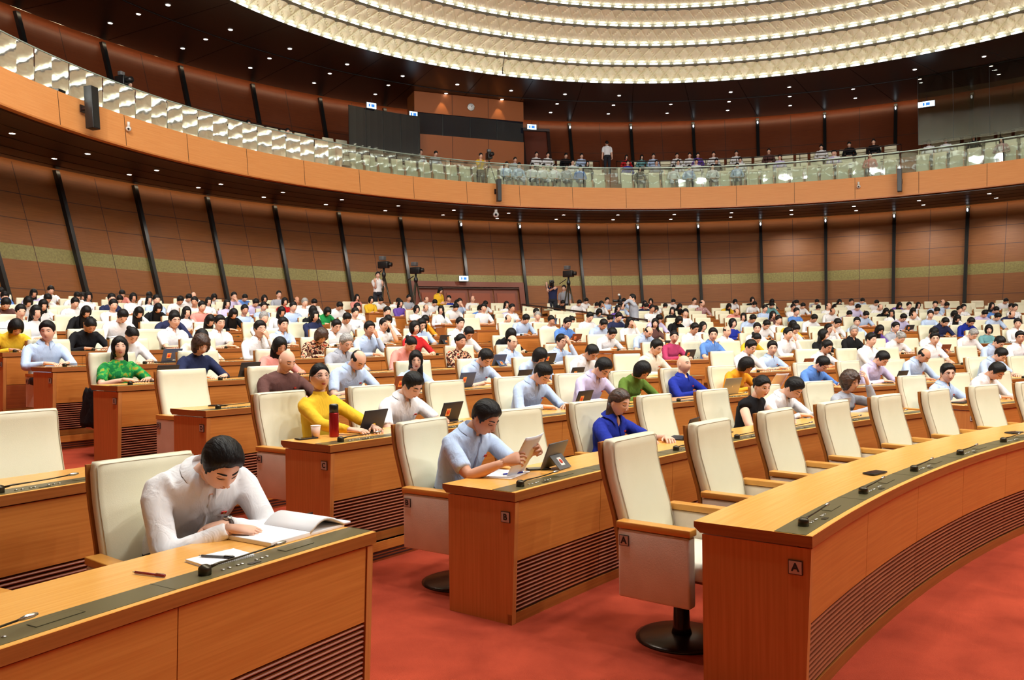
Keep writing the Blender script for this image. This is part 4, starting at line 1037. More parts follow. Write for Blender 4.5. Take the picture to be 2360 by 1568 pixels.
for j, s in enumerate(SLOTS):
    n = s['n']; key = (n, s['sec'], s['i']); occ = s['person'] is not None
    tilt = TILT.get(key, random.uniform(-.10, .10) if n >= 0 else random.uniform(-.03, .03))
    if j in big:
        o = place_chair(n, s['a'], 0 if n <= 1 else (1 if n <= 4 else 2), f"cream leather chair, {'occupied' if occ else 'empty'}, {where(s)}", 'cream high-backed chairs of the seat rows', tilt)
        s['chair'] = o
        if s['end'] and n <= 5 and not (n == -1 and s['i'] > 0):
            q = MB(); M = Matrix.Translation((.324, -.155, .565)) @ Matrix.Rotation(pi/2, 4, 'Z') @ Matrix.Rotation(pi/2, 4, 'X')
            plaque(o, s['let'], M, .055)
    else:
        p, rz = slot(n, s['a']); R_ = Matrix.Rotation(rz+tilt, 4, 'Z')
        for nm, mb in chair_parts(1):
            if nm in ('base_disc', 'column', 'seat'): continue
            off = len(rest.v); rest.v += [tuple(R_ @ Vector(v) + p) for v in mb.v]
            for i, f in enumerate(mb.f): rest.f.append(tuple(q+off for q in f)); rest.m.append(rest.mi(mb.mats[mb.m[i]])); rest.s.append(mb.s[i])
    if not occ: continue
    pe = PEOPLE[s['person']]; st = pe['st']; fem = st in 'wlpch'
    sp = dict(POSES[pe['pose']]); sp['hair'] = st if st not in 'gk' else ('m' if st == 'g' else 'w')
    if st == 'h': sp['hair'] = 'h'
    if st == 'g': sp['hcol'] = 'hair_grey'; sp['hair'] = 'm'
    if st in 'ch': sp['hcol'] = 'hair_brown'
    sp['fem'] = fem; sp['col'] = pe['col']
    if pe['G'] and n <= 6: sp['glasses'] = True
    if pe['col'] in ('lb', 'b', 'w', 'gy') and not fem and (s['person'] % 2 == 0): sp['sleeve'] = 'short'
    if fem: sp['collar'] = 'round'
    if (s['person'] % 5) == 0: sp['skin'] = 'skin_dark'
    h = HERO.get(key, {}); 
    if 'st' in h: sp['hair'] = h['st']
    face = h.get('face', 0); sp.update({k_: v for k_, v in h.items() if k_ not in ('st', 'face', 'dx', 'dy')})
    if key == (0, 1, 2): sp['hair'] = 'h'; sp['hcol'] = 'hair_brown'
    # fit the torso height and the sideways shift to the photo
    p, rz = slot(n, s['a']); rz += radians(face); f = Vector((-sin(rz), cos(rz), 0)); r = Vector((cos(rz), sin(rz), 0))
    best = None
    for tk in ((.80, .86, .92, .98, 1.04) if 'tk' not in h else (h['tk'],)):
        for fb in ((-.10, -.05, 0, .04) if n <= 5 else (-.05, 0)):
            sp['tk'] = tk; sk = skeleton(sp); hc = sk['hc']
            for dx in ([q*.03 for q in range(-5, 6)]):
                w_ = p + f*(hc.y+fb) + r*(hc.x+dx) + Vector((0, 0, hc.z)); x, y, d = project(w_)
                c = hypot(x-pe['x'], y-pe['y'])*d/FPX + .12*abs(dx) + .1*abs(tk-1)
                if best is None or c < best[0]: best = (c, tk, fb, dx, x, y)
    sp['tk'] = best[1]; loc = p + f*best[2] + r*best[3]
    s['pos'] = (loc, rz, f, r); s['fb'] = best[2]
    lod = 0 if n <= 0 else (1 if n <= 5 else 2)
    garment = {'w': 'shirt', 'k': 'top'}.get(pe['col'], 'shirt' if not fem else 'top')
    act = dict(read='reading', down='head bowed', rest='leaning on the desk', up='looking ahead', chin='hand on chin', left='turned left', right='turned right', back='leaning back', tilt='head tilted')[pe['pose']]
    lab = f"person in {CNAME[pe['col']]} {garment}, {HNAME[st]}, {where(s)}"
    o = person(sp, loc, rz, lod, lab, 'seated people in the rows of the hall'); s['obj'] = o; s['sp'] = sp; s['desc'] = f"{CNAME[pe['col']]}-{garment} person"
if rest.v:
    o = rest.build('distant_chairs'); tag(o, 'smallest cream chair backs along the far edges of the hall', 'chairs', 'cream high-backed chairs of the seat rows', 'stuff')
# ------------------------------------------------------------------ things on the desks
def frame_of(key):
    for s in SLOTS:
        if (s['n'], s['sec'], s['i']) == key: break
    p, rz = slot(s['n'], s['a']); f = Vector((-sin(rz), cos(rz), 0)); r = Vector((cos(rz), sin(rz), 0))
    return s, p, rz, f, r
def local_M(p, rz): return Matrix.Translation(p) @ Matrix.Rotation(rz, 4, 'Z')
TABC = {}
def tablet(s, lx=.02, ly=.50, yaw=0., kind='stand', cover='tablet_cover', label=None, detail=1, sticker='sticker'):
    p, rz = slot(s['n'], s['a']); M = local_M(p, rz) @ Matrix.Translation((lx, ly, DTOP+.004)) @ Matrix.Rotation(yaw, 4, 'Z')
    key = (kind, cover, sticker, detail)
    if key not in TABC:
        parts = []; tl = radians(22); c_, s_ = cos(tl), sin(tl)
        X, Y, Z = Vector((1, 0, 0)), Vector((0, s_, c_)), Vector((0, c_, -s_))     # width, up along the slab, outward normal of the back
        R = Matrix((X, Z, Y)).transposed()
        c0 = Vector((0, 0, 0)) + Y*.092
        m = MB(); m.box(c0+Vector((0, 0, .004)), (.262, .009, .180), cover, R, .003 if detail else 0); parts.append(('back_cover', m))
        m = MB(); m.box(c0+Vector((0, 0, .004))-Z*.0052, (.245, .002, .162), 'screen', R); parts.append(('screen', m))
        if kind == 'stand':
            # folding flap behind, from mid back down to the desk
            a = c0+Z*.006+Y*.0; b = Vector((0, a.y+.075, .0)); d = (b-a); L_ = d.length; d = d.normalized(); nz = X.cross(d).normalized(); R2 = Matrix((X, nz, d)).transposed()
            m = MB(); m.box(a+d*L_/2+Vector((0, 0, .003)), (.16, .005, L_), cover, R2); parts.append(('stand_flap', m)); n2 = nz if nz.y > 0 else -nz
            base = a+d*L_*.5+Vector((0, 0, .003))+n2*.0035; Rs = Matrix((X, n2, d*-1)).transposed()
            m = MB(); m.box(base, (.048, .002, .062), sticker, Rs); m2 = MB(); m2.tube([base+n2*.0008, base+n2*.0022], .017, 'emblem', 14)
            parts += [('sticker', m), ('emblem', m2)]
        else:
            st = c0+Vector((.045, 0, .004))+Z*.0052; m = MB(); m.box(st, (.058, .002, .070), sticker if sticker != 'none' else 'sticker', R); m2 = MB(); m2.tube([st+Z*.0008, st+Z*.0022], .021, 'emblem', 14)
            parts += [('sticker', m), ('emblem', m2)] if sticker != 'none' else []
            m = MB(); m.box((0, -.07, .003), (.262, .17, .008), 'tablet_cover'); parts.append(('keyboard', m))
        TABC[key] = [(nm, q.mesh(nm)) for nm, q in parts]
    root = empty('tablet', M.to_translation()); root.rotation_euler = (0, 0, rz+yaw)
    for nm, me in TABC[key]:
        if detail == 0 and nm in ('screen',): continue
        c = bpy.data.objects.new(nm, me); COL.objects.link(c); c.parent = root
    tag(root, label, 'tablet', 'tablets on the desks'); return root
SK = {(s['n'], s['sec'], s['i']): s for s in SLOTS}
done = set()
def tb(key, **k):
    s = SK[key]; done.add(key); return tablet(s, **k)
# nearest tablets as the photo shows them
tb((0, 1, 0), lx=-.36, ly=.50, yaw=.12, kind='stand', cover='grey_plastic', sticker='sticker_w', label='grey tablet on a folding stand right of the man reading papers, second row')
tb((0, 1, 2), lx=-.38, ly=.44, yaw=.25, kind='flat', label='dark tablet with orange emblem in front of the woman in royal blue')
tb((1, 1, 0), lx=-.27, ly=.46, yaw=.1, kind='flat', label='black tablet leaning beside the red flask of the woman in yellow', sticker='none')
tb((1, 1, 1), lx=-.25, ly=.44, yaw=.1, kind='flat', label='dark tablet with orange emblem held by the man in white, third row')
tb((1, 1, 3), lx=-.28, ly=.44, yaw=.1, kind='flat', label='dark tablet with orange emblem before the man in pale blue, third row')
tb((0, 2, 0), lx=-.12, ly=.46, yaw=.1, kind='stand', cover='grey_plastic', sticker='sticker_w', label='grey tablet on a stand before the pale blue man with glasses, second row')
def laptop(s, lx, ly, yaw, mat_, mark, label):
    p, rz = slot(s['n'], s['a']); M = local_M(p, rz) @ Matrix.Translation((lx, ly, DTOP+.005)); root = empty('laptop', M.to_translation()); root.rotation_euler = (0, 0, rz+yaw)
    tl = radians(18); R = Matrix.Rotation(-tl, 3, 'X'); c = Vector((0, .105, 0)) + R @ Vector((0, 0, .105))
    m = MB(); m.box((0, 0, .006), (.31, .21, .012), mat_, bev=.003); m.build('base', root)
    m = MB(); m.box(c, (.31, .007, .21), mat_, R, .003); l = m.build('lid', root)
    m = MB(); m.box(c-R @ Vector((0, .0045, 0)), (.29, .002, .185), 'screen', R); m.build('screen', root)
    m = MB(); o_ = R @ Vector((0, .0045, 0)); m.box(c+o_, mark, 'steel' if mark[0] < .03 else 'screen', R); m.build('lid_mark', l)
    tag(root, label, 'laptop', 'laptops on the desks'); done.add((s['n'], s['sec'], s['i'])); return root
laptop(SK[(1, 1, 6)], -.10, .40, .0, 'laptop_grey', (.024, .002, .024), 'champagne grey laptop open in front of the bald man in royal blue')
laptop(SK[(0, 1, 5)], -.05, .42, .1, 'laptop_pale', (.03, .002, .03), 'pale grey laptop shared by the woman in black and the man in white')
tb((3, 1, 0), lx=-.22, ly=.42, yaw=.15, kind='flat', label='dark tablet with orange emblem before the woman in green, fifth row')
tb((3, 1, 1), lx=-.20, ly=.44, yaw=.1, kind='stand', sticker='sticker_w', label='dark tablet on a stand before the curly haired woman in navy')
nT = 0
for s in SLOTS:
    k_ = (s['n'], s['sec'], s['i'])
    if s['person'] is None or k_ in done or s['n'] > 9: continue
    if PEOPLE[s['person']]['T']:
        kd = 'flat' if (nT % 3) else 'stand'; nT += 1
        tablet(s, lx=-.20, ly=.42, yaw=.12, kind=kd, cover=('tablet_cover', 'tablet_cover', 'tablet_cover_br', 'tablet_cover_b')[nT % 4], label=f"dark tablet with an emblem sticker, {where(s)}", detail=1 if s['n'] < 6 else 0)
def item(name, mb_parts, key, lx, ly, yaw, label, cat, z=0., group=None):
    s = SK[key]; p, rz = slot(s['n'], s['a']); M = local_M(p, rz) @ Matrix.Translation((lx, ly, DTOP+z))
    if len(mb_parts) == 1:
        o = mb_parts[0][1].build(name); o.location = M.to_translation(); o.rotation_euler = (0, 0, rz+yaw)
    else:
        o = empty(name, M.to_translation()); o.rotation_euler = (0, 0, rz+yaw)
        for nm, q in mb_parts: q.build(nm, o)
    tag(o, label, cat, group); return o
def sheet(w_, h_, t, m='paper', bend=0., bend2=0., n=10, rot=None, off=(0, 0, 0)):
    mb = MB(); vs = []; fs = []
    for i in range(n+1):
        for j in range(n+1):
            u = i/n-.5; v = j/n-.5; z = bend*4*(u*u) + bend2*max(0, u+.1)**2
            for dz in (0, t): vs.append(Vector((u*w_, v*h_, z+dz)))
    q = lambda i, j, k: (i*(n+1)+j)*2+k
    for i in range(n):
        for j in range(n): fs += [(q(i, j, 1), q(i+1, j, 1), q(i+1, j+1, 1), q(i, j+1, 1)), (q(i, j, 0), q(i, j+1, 0), q(i+1, j+1, 0), q(i+1, j, 0))]
    for i in range(n):
        fs += [(q(i, 0, 0), q(i+1, 0, 0), q(i+1, 0, 1), q(i, 0, 1)), (q(i, n, 0), q(i, n, 1), q(i+1, n, 1), q(i+1, n, 0)), (q(0, i, 0), q(0, i, 1), q(0, i+1, 1), q(0, i+1, 0)), (q(n, i, 0), q(n, i+1, 0), q(n, i+1, 1), q(n, i, 1))]
    if rot is not None: vs = [rot @ v for v in vs]
    vs = [v+Vector(off) for v in vs]; mb.add(vs, fs, m, True); return mb
# --- the man in white, nearest: open document bundle, notebook, pens, watch
K = (0, 0, 0)
a = MB(); a.box((0, 0, .010), (.22, .30, .020), 'paper', bev=.003)
fold = MB(); rings = []
for t in range(13):        # the turned over half of the bundle, bulging up from the fold
    u = t/12; x_ = .11 + .25*u; z_ = .020 + .060*sin(pi*min(1, u*1.15+.02))*(1-u*.55); th_ = .014*(1-.3*u)
    rings.append([Vector((x_, -.150, z_)), Vector((x_, .150, z_)), Vector((x_, .150, max(.001, z_-th_))), Vector((x_, -.150, max(.001, z_-th_)))])
fold.loft(rings, 'paper', True, True)
und = MB(); und.box((.21, .0, .006), (.23, .29, .012), 'paper', bev=.002)
clip = MB(); clip.box((.345, .10, .022), (.03, .008, .026), 'black_plastic')
item('document_bundle', [('left_pages', a), ('folded_pages', fold), ('lower_pages', und), ('binder_clip', clip)], K, -.10, .50, pi, 'thick white document bundle folded open under the hand of the man in white', 'documents')
nb_ = MB(); nb_.box((0, 0, .006), (.15, .21, .010), 'paper', bev=.001); cv = MB(); cv.box((0, 0, .0005), (.155, .215, .001), 'paper_edge')
sp_ = MB(); pts = []
for t in range(161): u = t/160; pts.append((.077+.004*cos(u*2*pi*24), -.1+.2*u, .006+.006*sin(u*2*pi*24)))
sp_.tube(pts, .0007, 'steel', 4)
item('spiral_notebook', [('pages', nb_), ('back_cover', cv), ('spiral', sp_)], K, .24, .62, 1.45, 'small open spiral notepad on the desk beside the man in white', 'notepad', .001)
def pen(m1, m2): 
    b = MB(); b.tube([(0, -.07, .006), (0, .05, .006)], .0048, m1, 10); c = MB(); c.tube([(0, .03, .006), (0, .072, .006)], .0058, m2, 10); t = MB(); t.tube([(0, -.07, .006), (0, -.083, .006)], [.0035, .0012], 'steel', 8); d = MB(); d.box((0, .05, .0125), (.003, .035, .002), 'steel'); return [('barrel', b), ('cap', c), ('tip', t), ('clip', d)]
mat('maroon', srgb(130, 30, 34), .3); mat('ink_blue', srgb(40, 60, 180), .3)
item('pen', pen('maroon', 'maroon'), K, .52, .58, .2, 'dark red pen lying on the bare desk top', 'pen', .001)
item('pen', pen('grey_plastic', 'black_plastic'), K, .26, .63, .35, 'dark pen lying on the spiral notepad', 'pen', .012)
mat('strap_brown', srgb(60, 34, 26), .5)
s = SK[K]; o = s['obj']; sp = s['sp']
wpt = Vector(sp['wl']); 
E_, W_2 = sp['_arms'][-1]; dd = (E_-W_2).normalized(); c_ = W_2+dd*.012
m = MB(); m.tube([c_-dd*.011, c_+dd*.011], [.034, .034], 'strap_brown', 20, flat=[.82, .82], up=(0, 0, 1)); o2 = m.build('watch_strap'); o2.parent = o
m = MB(); m.tube([c_+Vector((0, 0, .024)), c_+Vector((0, 0, .036))], .019, 'steel', 18); m.tube([c_+Vector((0, 0, .0355)), c_+Vector((0, 0, .0370))], .016, 'screen', 18); o2 = m.build('watch_face'); o2.parent = o
# --- the man reading papers
K = (0, 1, 0)
Rp = Matrix.Rotation(radians(58), 3, 'X') @ Matrix.Rotation(radians(6), 3, 'Y')
pp = sheet(.21, .29, .003, 'paper', .012, 0, 10, Rp, (0, 0, .13)); 
tx = MB()
for i_ in range(13):
    w__ = .155 if i_ not in (0, 5, 12) else .09
    tx.box(Vector((0, 0, .13)) + Rp @ Vector((0, .115-.018*i_, -.0012+.012*0)), (w__, .004, .0004), 'grey_plastic', Rp)
item('paper_sheets', [('pages', pp)], K, -.03, .56, 0, 'sheaf of printed pages held up by the man in pale blue', 'papers', .0)
item('paper_stack', [('sheets', sheet(.30, .22, .006, 'paper'))], K, .02, .42, .25, 'white papers lying under the arms of the man in pale blue', 'papers', .001)
item('pen', pen('ink_blue', 'ink_blue'), K, .0, .47, 1.2, 'blue pen on the papers of the man in pale blue', 'pen', .007)
ph = lambda: [('body', (lambda b: (b.box((0, 0, .005), (.075, .155, .009), 'black_plastic', bev=.003), b)[1])(MB())), ('screen', (lambda b: (b.box((0, 0, .010), (.068, .146, .001), 'screen'), b)[1])(MB()))]
item('phone', ph(), K, -.27, .47, .9, 'black phone lying beside the grey tablet, second row', 'phone', .001)
# --- the woman in yellow: cup, flask, phone
K = (1, 1, 0)
cu = MB(); cu.lathe([(.026, 0), (.036, .092), (.0345, .092), (.025, .004)], (0, 0, 0), 'cup_paper' if 'cup_paper' in MAT else 'paper', 20); rim = MB(); rim.lathe([(.036, .089), (.038, .092), (.036, .095), (.034, .092)], (0, 0, 0), 'paper', 20)
item('paper_cup', [('cup', cu), ('rim', rim)], K, .23, .42, 0, 'pale paper cup on the desk of the woman in yellow', 'cup', .001)
mat('flask_red', srgb(150, 24, 26), .25, .5)
fl = MB(); fl.lathe([(.034, 0), (.036, .01), (.036, .175), (.033, .182)], (0, 0, 0), 'flask_red', 22); cp = MB(); cp.lathe([(.034, .182), (.034, .235), (.030, .243)], (0, 0, 0), 'black_plastic', 22); tp = MB(); tp.lathe([(.028, .243), (.024, .246), (.005, .2465)], (0, 0, 0), 'steel', 22)
item('thermos_flask', [('bottle', fl), ('cap', cp), ('cap_top', tp)], K, .10, .47, 0, 'tall red flask with black cap in front of the woman in yellow', 'flask', .001)
item('phone', ph(), K, .30, .40, 1.4, 'dark phone at the left desk end by the paper cup', 'phone', .001)
item('paper_stack', [('sheets', sheet(.30, .21, .004, 'paper'))], (1, 1, 1), .18, .45, .1, 'white papers beside the man in white, third row', 'papers', .001)
item('magazine', [('cover', sheet(.30, .21, .006, 'magazine' if 'magazine' in MAT else 'red_badge')), ('pages', sheet(.298, .208, .004, 'paper', off=(0, 0, -.004)))], (1, 1, 2), .05, .44, .1, 'red printed booklet lying on the desk by the empty chair, third row', 'booklet', .005)
item('folder', [('cover', sheet(.14, .20, .006, 'black_plastic'))], (0, 1, 3), -.02, .40, .3, 'slim black folder lying on the desk, second row', 'folder', .001)
item('paper_sheets', [('page', sheet(.21, .28, .0015, 'paper', .006, 0, 8, Matrix.Rotation(radians(50), 3, 'X'), (0, 0, .11)))], (1, 1, 7), -.25, .44, -.2, 'white sheet held up near the woman in orange, third row', 'papers')
mat('mask_blue', srgb(170, 205, 225), .8)
mk = MB(); mk.box((0, 0, .012), (.09, .15, .010), 'mask_blue', Matrix.Rotation(.2, 3, 'Y'), .004)
lo = MB(); lo.tube([(-.04, .07, .014), (-.08, .10, .018), (-.10, .04, .012), (-.06, -.02, .010), (-.04, -.07, .014)], .0018, 'paper', 5); lo.tube([(.04, .07, .014), (.08, .10, .016), (.11, .03, .010), (.07, -.03, .010), (.04, -.07, .014)], .0018, 'paper', 5)
item('face_mask', [('mask', mk), ('ear_loops', lo)], (0, 1, 6), -.10, .45, .5, 'blue and white face mask lying by the curly haired woman in grey', 'face mask', .001)
item('tablet_closed', [('case', (lambda b: (b.box((0, 0, .008), (.25, .17, .014), 'black_plastic', bev=.004), b)[1])(MB()))], (0, 2, 0), .12, .44, .1, 'closed black tablet case at the left end of the second row', 'tablet', .001)
for k_, (key, lx) in enumerate((((0, 2, 1), -.2), ((2, 1, 0), .1), ((2, 2, 5), .1), ((1, 2, 1), .1), ((0, 1, 1), -.2))):
    item('phone', ph(), key, lx, .45, .7, f'dark phone lying on the desk, {where(SK[key])}', 'phone', .001)
item('phone', ph(), (-1, 1, 1), -.40, .60, 1.35, 'small dark phone beside the microphone of the front row', 'phone', .004)
item('phone', ph(), (-1, 1, 4), -.40, .60, 1.35, 'dark phone on the metal strip far along the front row', 'phone', .004)
# jacket over the arm of the chair, fifth row
s = SK[(3, 1, 0)]; p, rz = slot(3, s['a']); j = MB(); rings = []
for t in range(9):
    u = t/8; z_ = .70-.40*u; w_ = .10+.09*sin(u*2.2)
    rings.append([Vector((.345+.022*math.cos(2*pi*q/14)*(1+1.2*u)+.012*sin(q*2.3+t), -.02+w_*sin(2*pi*q/14)-.03*u, z_+.01*sin(q*1.9))) for q in range(14)])
j.loft(rings, 'cloth_k'); o = j.build('jacket'); o.location = p; o.rotation_euler = (0, 0, rz); tag(o, 'black jacket hanging over the arm of the end chair, fifth row', 'jacket')
# lapel badges and details worn by the nearest people
def worn(s, name, mb): 
    o = mb.build(name); o.parent = s['obj']; return o
for s in SLOTS:
    if s['person'] is None or s['n'] > 2: continue
    sp = s['sp']; sk = skeleton(sp); ax2 = sk['ax2']; fw = ax2.cross(Vector((-1, 0, 0))); fw = -fw if fw.y < 0 else fw
    b = (.098 if sp.get('fem') else .118)*sp.get('k', 1)*sp.get('wide', 1); c = sk['nb']-ax2*(.135*sk['T']/.49*1.0)+fw*(b+.004)+Vector((-.085, 0, 0)); X = Vector((1, 0, 0)); R = Matrix((X, fw, ax2)).transposed()
    m = MB(); m.box(c, (.026, .004, .016), 'red_badge', R); m.box(c+fw*.0022-Vector((0, 0, 0)), (.008, .002, .007), 'gold', R); worn(s, 'lapel_badge', m)
# ------------------------------------------------------------------ balcony: glass, rails, seats, booth, people
def ang_at(px, R, z, c=(HX, HY)):
    best = None
    for q in range(2000):
        a = 20+185*q/2000; p = H(R, a, z, c)
        x, y, d = project(p)
        if d < 1: continue
        if best is None or abs(x-px) < best[0]: best = (abs(x-px), a)
    return best[1]
gl_root = empty('glass_balustrade', H(18.6, 113, 8.14)); og = H(18.6, 113, 8.14); tag(gl_root, 'clear glass balustrade with slim handrail along the whole balcony edge', 'balustrade')
npan = 0; a = 26.0
while a < 196:
    m = MB(); m.arc([(18.60, 8.14), (18.612, 8.14), (18.612, 9.02), (18.60, 9.02)], a+.06, a+3.65, 2, 'rail_glass', frame=Ff)
    if npan < 100: m.build('glass_panel', gl_root, og)
    npan += 1; a += 3.71
m = MB(); m.arc([(18.585, 9.02), (18.63, 9.02), (18.63, 9.05), (18.585, 9.05)], 26, 196, 120, 'glass_edge', frame=Ff); m.build('handrail', gl_root, og)
AIS = [ang_at(px, 20.0, 8.8) for px in (1412, 2095, 775, 330)]
BOOTH = (106.0, 120.0)
def arc_rail(R, z, a0, a1, label, n=60):
    root = empty('guard_rail', H(R, (a0+a1)/2, z-.9)); o_ = H(R, (a0+a1)/2, z-.9); m = MB()
    pts = [H(R, a0+(a1-a0)*i/n, z) for i in range(n+1)]; m.tube(pts, .03, 'rail', 6); m.build('top_rail', root, o_)
    m = MB(); m.tube([v-Vector((0, 0, .28)) for v in pts], .014, 'rail', 5); m.build('lower_rail', root, o_)
    k = max(2, int(abs(a1-a0)/3.7))
    for i in range(k+1):
        a = a0+(a1-a0)*i/k; m = MB(); m.tube([H(R, a, z-.62), H(R, a, z)], .016, 'rail', 5); m.build('post', root, o_)
    tag(root, label, 'railing', 'guard rails on the balcony')
segs = sorted([30]+[q for a_ in AIS for q in (a_-1.1, a_+1.1)]+[176])
for i in range(0, len(segs)-1, 2):
    a0, a1 = segs[i], segs[i+1]
    arc_rail(20.16, 9.30, a0, a1, f'dark guard rail before the second balcony seat row, {ORDN[i//2+1]} stretch from the right')
    if a1 > 106 and a0 < 120: a1 = min(a1, 105.2) if a0 < 105 else a1; 
    if a1-a0 > 3 and not (a0 > 100 and a0 < 121): arc_rail(21.06, 9.86, a0, a1, f'dark guard rail before the third balcony seat row, {ORDN[i//2+1]} stretch from the right')
# seats
SEATM = MB(); SEATM.box((0, 0, .40), (.50, .09, .34), 'balcony_seat', bev=.02); SEATM2 = MB(); SEATM2.box((0, -.13, .74), (.50, .09, .56), 'balcony_seat', Matrix.Rotation(.12, 3, 'X'), .025)
SEATL = MB(); SEATL.box((-.265, -.02, .34), (.03, .32, .62), 'desk_end'); 
m1, m2, m3 = SEATM.mesh('folded_seat'), SEATM2.mesh('backrest'), SEATL.mesh('armrest')
whole = MB()
for q in (SEATM, SEATM2, SEATL):
    off = len(whole.v); whole.v += q.v
    for i, f in enumerate(q.f): whole.f.append(tuple(j+off for j in f)); whole.m.append(whole.mi(q.mats[q.m[i]])); whole.s.append(q.s[i])
WH = whole.mesh('auditorium_seat'); cnt = 0
BS = []
for row, (R, z) in enumerate(((19.55, 8.02), (20.75, 8.52), (21.62, 9.02))):
    st = math.degrees(.62/R); a = 30.; num = 0
    while a < 172:
        a += st
        if any(abs(a-q) < 1.2 for q in AIS): continue
        if row > 0 and 104.8 < a < 121 : continue
        if row > 0 and a > 150: continue
        x, y, d = project(H(R, a, z+.8))
        if not (-20 < x < 2380) or d < 1: continue
        BS.append((row, R, z, a, x, d)); num += 1
BS.sort(key=lambda t: t[5])
names = ['front', 'middle', 'rear']; cr = [0, 0, 0]
order = sorted(BS, key=lambda t: (t[0], -t[3])); num = {}
for t in order: cr[t[0]] += 1; num[(t[0], t[3])] = cr[t[0]]
restS = MB()
for k_, (row, R, z, a, x, d) in enumerate(BS):
    p = H(R, a, z); rz = radians(a)+pi/2
    if k_ < 300:
        o = bpy.data.objects.new('auditorium_seat', WH); COL.objects.link(o); o.location = p; o.rotation_euler = (0, 0, rz)
        tag(o, f'cream folding seat, {ORDN[num[(row, a)]]} from the left in the {names[row]} balcony row', 'seat', 'cream folding seats on the balcony')
    else:
        Rm = Matrix.Rotation(rz, 4, 'Z'); off = len(restS.v); restS.v += [tuple(Rm @ Vector(v)+p) for v in whole.v]
        for i, f in enumerate(whole.f): restS.f.append(tuple(j+off for j in f)); restS.m.append(restS.mi(whole.mats[whole.m[i]])); restS.s.append(whole.s[i])
if restS.v: tag(restS.build('distant_seats'), 'farthest cream seats of the balcony', 'seats', 'cream folding seats on the balcony', 'stuff')
# control booth
A_, B_ = H(21.3, BOOTH[1]), H(21.2, BOOTH[0]); ux = (B_-A_).normalized(); L_ = (B_-A_).length; ny = Vector((-ux.y, ux.x, 0)); ny = ny if (Vector((HX, HY, 0))-A_).dot(ny) > 0 else -ny
Rb = Matrix((ux, -ny, Vector((0, 0, 1)))).transposed(); cb = (A_+B_)/2
def bbox(x0, x1, y0, y1, z0, z1, m, mb): mb.box(cb + ux*((x0+x1)/2) - ny*((y0+y1)/2) + Vector((0, 0, (z0+z1)/2)), (x1-x0, y1-y0, z1-z0), m, Rb)
mb = MB(); h = L_/2
bbox(-h, h, 0, 1.2, 11.6, 12.52, 'booth_wood', mb); bbox(-h, h, .0, .8, 9.3, 10.65, 'booth_wood', mb); bbox(-h, -h+.04, .0, .8, 10.5, 11.6, 'mullion', mb)
for q in (-h*.33, h*.33): bbox(q-.01, q+.01, -.006, .01, 9.3, 10.65, 'seam', mb); bbox(q-.01, q+.01, -.006, .01, 11.6, 12.5, 'seam', mb)
struct(mb, 'wall_booth', 'brown wood control booth with a long window on the balcony')
mb = MB(); bbox(-h+.04, h, .06, .09, 10.65, 11.6, 'booth_glass', mb)
for q in (-h*.5, 0, h*.5): bbox(q-.012, q+.012, .04, .06, 10.65, 11.6, 'mullion', mb)
struct(mb, 'window_1', 'dark reflecting window of the control booth')
mb = MB(); mb.arc([(20.4, 9.1), (20.44, 9.1), (20.44, 11.15), (20.4, 11.15)], 120.4, 129.6, 10, 'booth_glass', frame=Ff)
for a in (120.6, 122.9, 125.2, 127.4, 129.6): mb.arc([(20.38, 9.1), (20.4, 9.1), (20.4, 11.15), (20.38, 11.15)], a-.03, a+.03, 1, 'mullion', frame=Ff)
struct(mb, 'window_2', 'dark reflecting glass screen left of the control booth')
ar = ang_at(2117, 20.4, 10.5)
mb = MB(); mb.arc([(20.4, 9.6), (20.43, 9.6), (20.43, 12.5), (20.4, 12.5)], 32, ar, 20, 'side_glass', frame=Ff)
for q in range(5): mb.arc([(20.38, 9.6), (20.4, 9.6), (20.4, 12.5), (20.38, 12.5)], ar-.02-3.7*q, ar+.02-3.7*q, 1, 'mullion', frame=Ff)
struct(mb, 'window_3', 'tall reflecting glass screen at the right of the balcony')
ck = cb + Vector((0, 0, 12.03)) + ux*(.02) + ny*.03
root = empty('wall_clock', ck); Rc = Rb.to_3x3()
m = MB(); m.tube([-ny*.03, ny*.01], .155, 'white_plastic', 24); m.build('dial', root)
m = MB()
n_ = 24; m.tube([(ux*.16*cos(2*pi*i/n_)+Vector((0, 0, .16*sin(2*pi*i/n_)))+ny*.01) for i in range(n_+1)], .014, 'steel', 6, cap=False); m.build('rim', root)
for nm, L__, an, w_ in (('hour_hand', .075, 50, .014), ('minute_hand', .12, -130+180, .009)):
    an = radians(an if nm == 'hour_hand' else 35); m = MB(); m.tube([ny*.02, ny*.02+(ux*sin(an)+Vector((0, 0, cos(an))))*L__], w_/2, 'ink', 5); m.build(nm, root)
tag(root, 'round white wall clock on the upper wood panel of the booth', 'clock')
for q in (-h*.52, h*.52):     # wall washing lamps of the booth front
    p = cb+ux*q+ny*.22+Vector((0, 0, 12.45)); l = bpy.data.lights.new('booth_spot', 'SPOT'); l.energy = 60; l.spot_size = radians(52); l.spot_blend = .25; l.shadow_soft_size = .03; l.color = (1, .8, .5)
    o = bpy.data.objects.new('booth_spot', l); COL.objects.link(o); o.location = p; o.rotation_euler = (Vector((0, 0, -1))-ny*.10).to_track_quat('-Z', 'Y').to_euler()
